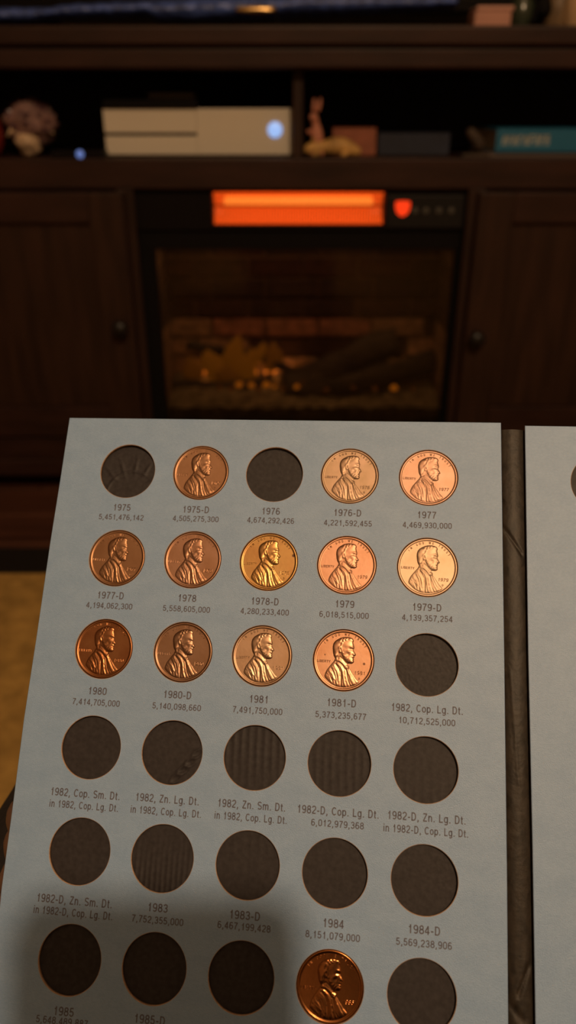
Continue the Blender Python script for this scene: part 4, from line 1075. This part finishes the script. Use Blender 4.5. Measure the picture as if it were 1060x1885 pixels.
# ------------------------------------------------------------------ the phone that takes the picture, and its holder
# phone plane: just behind the lens, square to the line of sight
PH = CW @ Matrix(((1, 0, 0), (0, -1, 0), (0, 0, -1)))         # X right, Y up in picture, Z back toward the holder
pm = PH.to_4x4(); pm.translation = Vector((0, 0, CAM_Z)) + PH @ Vector((0.005, 0.0115, 0.003))
phone = empty('smartphone', matrix=pm)
tag(phone, 'dark smartphone held above the coin folder by the person', 'phone')
W2, HT = 0.0375, 0.158
bm = bmesh.new(); bx(bm, (-W2, -HT, 0), (W2, 0, 0.0085))
vert_e = [e for e in bm.edges if abs(e.verts[0].co.z - e.verts[1].co.z) > 0.005]
bmesh.ops.bevel(bm, geom=vert_e, offset=0.010, segments=8, affect='EDGES', profile=0.5)
from_bm('phone_body', bm, phone, mat('phone_shell', (0.02, 0.02, 0.022), 0.4))
bm = bmesh.new(); bx(bm, (-W2 + 0.003, -HT + 0.004, 0.0085), (W2 - 0.003, -0.004, 0.0089))
from_bm('screen', bm, phone, mat('dark_screen', (0.01, 0.01, 0.012), 0.1))
for dx in (-0.017, -0.004, 0.012):
    k = lathe('lens_ring', [(0.0045, 0.0), (0.0045, 0.0006), (0.0036, 0.0008), (0.0034, 0.0002)], 20, phone, MATTE)
    k.matrix_local = Matrix.Translation((dx, -0.0115, 0)) @ Matrix.Rotation(math.pi, 4, 'X')

SKIN = mat('skin', (0.19, 0.105, 0.08), 0.55, noise=(60, 0.12), bump=(400, 0.3, 0.0004))
TROU = mat('dark_trousers', (0.016, 0.013, 0.014), 0.85, noise=(200, 0.3), bump=(300, 0.6, 0.001))
SHIRT = mat('charcoal_sweater', (0.030, 0.028, 0.032), 0.9, bump=(260, 0.6, 0.001))
HAIRM = mat('brown_hair', (0.03, 0.018, 0.010), 0.6, bump=(120, 0.8, 0.003, (1, 1, 6)))
person = tag(empty('person', (0, -0.42, 0.013)), 'person in dark trousers sitting on the rug, left hand behind the folder', 'person')
PO = Vector((0, -0.42, 0.013))
def P_(x, y, z, r): return (x - PO.x, y - PO.y, z - PO.z, r)
# left hand holds the folder from behind near its left edge; built from page coordinates
def pg(x, y, z): q = page_to_world(x, y, z); return (q.x, q.y, q.z)
wl = (-0.118, 0.070, 0.325); palm_l = pg(-24, 148, 36); 
wr = (0.075, -0.060, 0.520); palm_r = tuple(pm @ Vector((0.040, -0.105, 0.022)))
def lerp(a, b, t): return tuple(a[i] + (b[i] - a[i]) * t for i in range(3))
pelvis = (0, -.27, .135)
body = [
    [P_(*pelvis, .125), P_(0, -.32, .26, .130), P_(0, -.385, .38, .135), P_(0, -.44, .52, .130), P_(0, -.43, .60, .075), P_(0, -.41, .665, .050), P_(0, -.395, .72, .055)],
    [P_(0, -.44, .52, .130), P_(-.10, -.43, .565, .070), P_(-.175, -.42, .545, .058), P_(-.235, -.26, .37, .044), P_(-.185, -.08, .31, .036), P_(*wl, .027)],
    [P_(0, -.44, .52, .130), P_(.10, -.43, .565, .070), P_(.175, -.42, .545, .058), P_(.225, -.27, .40, .044), P_(.16, -.15, .47, .034), P_(*wr, .026)],
    [P_(*pelvis, .125), P_(-.09, -.20, .14, .090), P_(-.09, .0, .255, .070), P_(-.074, .236, .372, .054), P_(-.08, .31, .22, .050), P_(-.09, .38, .085, .036), P_(-.093, .395, .055, .034), P_(-.10, .475, .040, .026)],
    [P_(*pelvis, .125), P_(.09, -.20, .14, .090), P_(.09, .0, .255, .070), P_(.088, .230, .368, .054), P_(.09, .31, .22, .050), P_(.10, .38, .085, .036), P_(.103, .395, .055, .034), P_(.11, .475, .040, .026)],
]
bod = sk('body', body, person, [TROU, SHIRT, SKIN], 2)
for p_ in bod.data.polygons:
    c = p_.center; z = c.z + PO.z
    p_.material_index = 0 if (z < 0.235 or (c.y + PO.y > -0.16 and abs(c.x) < 0.155 and z < 0.45)) else 1
    if c.y + PO.y > 0.40: p_.material_index = 2
    if z > 0.655: p_.material_index = 2
# head with face
bm = bmesh.new(); bmesh.ops.create_uvsphere(bm, u_segments=48, v_segments=36, radius=1)
hc = Vector((0, -.365, .775))
for v_ in bm.verts:
    x, y, z = v_.co
    jaw = 1 - 0.28 * max(0, -z) ** 1.2
    p3 = Vector((x * 0.074 * jaw, y * (0.092 if y < 0 else 0.088) * jaw, z * 0.112))
    if y > 0.3:
        ga = lambda cx, cz, w, a: a * math.exp(-(((p3.x - cx) / w) ** 2 + ((p3.z - cz) / w) ** 2))
        dy = 0.024 * math.exp(-((p3.x / 0.010) ** 2 + ((p3.z + 0.018) / 0.018) ** 2)) + ga(0, -.052, .017, .007) - ga(-.030, .004, .014, .010) - ga(.030, .004, .014, .010) + ga(0, -.085, .016, .008) + ga(-.03, .022, .014, .004) + ga(.03, .022, .014, .004)
        p3.y += dy
    v_.co = Matrix.Rotation(-0.55, 3, 'X') @ p3 + hc - PO
from_bm('head', bm, person, SKIN, True)
HRm = Matrix.Rotation(-0.55, 3, 'X')
EYE = mat('eye_white', (0.6, 0.58, 0.55), 0.2); 
for s in (-1, 1):
    q = HRm @ Vector((0.030 * s, 0.073, 0.004)) + hc - PO
    lump('eye', (0.011, 0.011, 0.011), person, EYE, q, 3, 0, 1, 0)
    q2 = HRm @ Vector((0.030 * s, 0.0812, 0.003)) + hc - PO
    lump('iris', (0.005, 0.0038, 0.005), person, MATTE, q2, 2, 0, 1, 0)
    q3 = HRm @ Vector((0.075 * s, -0.004, -0.005)) + hc - PO
    lump('ear', (0.008, 0.018, 0.030), person, SKIN, q3, 3, 0.2, 2, 1)
q = HRm @ Vector((0, 0.084, -0.052)) + hc - PO
lump('mouth', (0.021, 0.006, 0.005), person, mat('lips', (0.35, 0.12, 0.09), 0.5), q, 3, 0.05, 2, 1)
bm = bmesh.new(); bmesh.ops.create_uvsphere(bm, u_segments=40, v_segments=30, radius=1)
bmesh.ops.delete(bm, geom=[v_ for v_ in bm.verts if (v_.co.y > 0.35 and v_.co.z < 0.62) or v_.co.z < -0.55], context='VERTS')
for v_ in bm.verts:
    k = 1 + 0.05 * MN.noise(v_.co * 4); v_.co = HRm @ Vector((v_.co.x * 0.081 * k, v_.co.y * 0.100 * k - 0.002, v_.co.z * 0.122 * k)) + hc - PO
from_bm('hair', bm, person, HAIRM, True)
def hand(wrist, palm, knuckles, fingers, thumb, name):
    ch = [[P_(*wrist, .026), P_(*lerp(wrist, palm, .5), .023), P_(*palm, .022)]]
    hm = sk(name, ch, person, [SKIN, SHIRT], 2)
    w0 = Vector(wrist) - PO; ax = Vector(palm) - Vector(wrist)
    for p_ in hm.data.polygons:
        p_.material_index = 1 if (p_.center - w0).dot(ax) / ax.length_squared < (0.55 if ax.length > 0.08 else 0.1) else 0
    for fgr, r in fingers:
        pts = [P_(*palm, .010)] + [P_(*p_, r * (1 - 0.07 * i)) for i, p_ in enumerate(fgr)]
        sk('finger', [pts], person, SKIN, 2)
    sk('thumb', [[P_(*lerp(wrist, palm, .6), .012)] + [P_(*p_, .0105 - 0.0008 * i) for i, p_ in enumerate(thumb)]], person, SKIN, 2)
# left: fingers spread on the back of the folder, their sides peeping past the left edge
fl_ = []
for k, (yy, L) in enumerate(((118, 0), (126, 4), (137, 3), (147, -4))):
    fl_.append(([pg(-30, yy + 6, 34), pg(-31, yy - 1, 25), pg(-20 + L, yy - 4, 14.5), pg(-2 + L, yy - 9, 13)], .0082))
hand(wl, palm_l, None, fl_, [pg(-6, 128, 28), pg(10, 112, 20), pg(22, 100, 14)], 'hand')
fr_ = []
for k, yy in enumerate((-0.062, -0.080, -0.098, -0.115)):
    f_ = [tuple(pm @ Vector(p_)) for p_ in ((0.046, yy, 0.014), (0.043, yy + 0.003, -0.006), (0.022, yy + 0.006, -0.0095), (0.004, yy + 0.007, -0.0095))]
    fr_.append((f_, .0080))
hand(wr, palm_r, None, fr_, [tuple(pm @ Vector(p_)) for p_ in ((0.048, -0.075, 0.018), (0.044, -0.055, 0.019), (0.030, -0.045, 0.0185))], 'hand')

# ------------------------------------------------------------------ floor lamp that lights the room, behind the holder
fl2 = tag(empty('floor_lamp', (LAMP.x + 0.10, LAMP.y - 0.10, 0.013)), 'tall floor lamp with a small dome shade behind the person', 'lamp')
BRS = mat('lamp_metal', (0.25, 0.2, 0.15), 0.35, metal=0.9)
lathe('base', [(0.001, 0), (0.14, 0), (0.14, 0.015), (0.12, 0.022), (0.02, 0.03), (0.001, 0.03)], 40, fl2, BRS)
lathe('pole', [(0.009, 0.03), (0.009, 2.20), (0.001, 2.20)], 20, fl2, BRS)
sk('arm', [[(0, 0, 2.18, .007), (-0.04, 0.04, 2.22, .007), (-0.10, 0.10, 2.225, .007)]], fl2, BRS, 1)
lathe('lamp_shade', [(0.02, 2.22), (0.05, 2.20), (0.075, 2.165), (0.072, 2.163), (0.048, 2.195), (0.018, 2.215)], 36, fl2, BRS).location = (-0.10, 0.10, 0)
lamp_o.location = LAMP
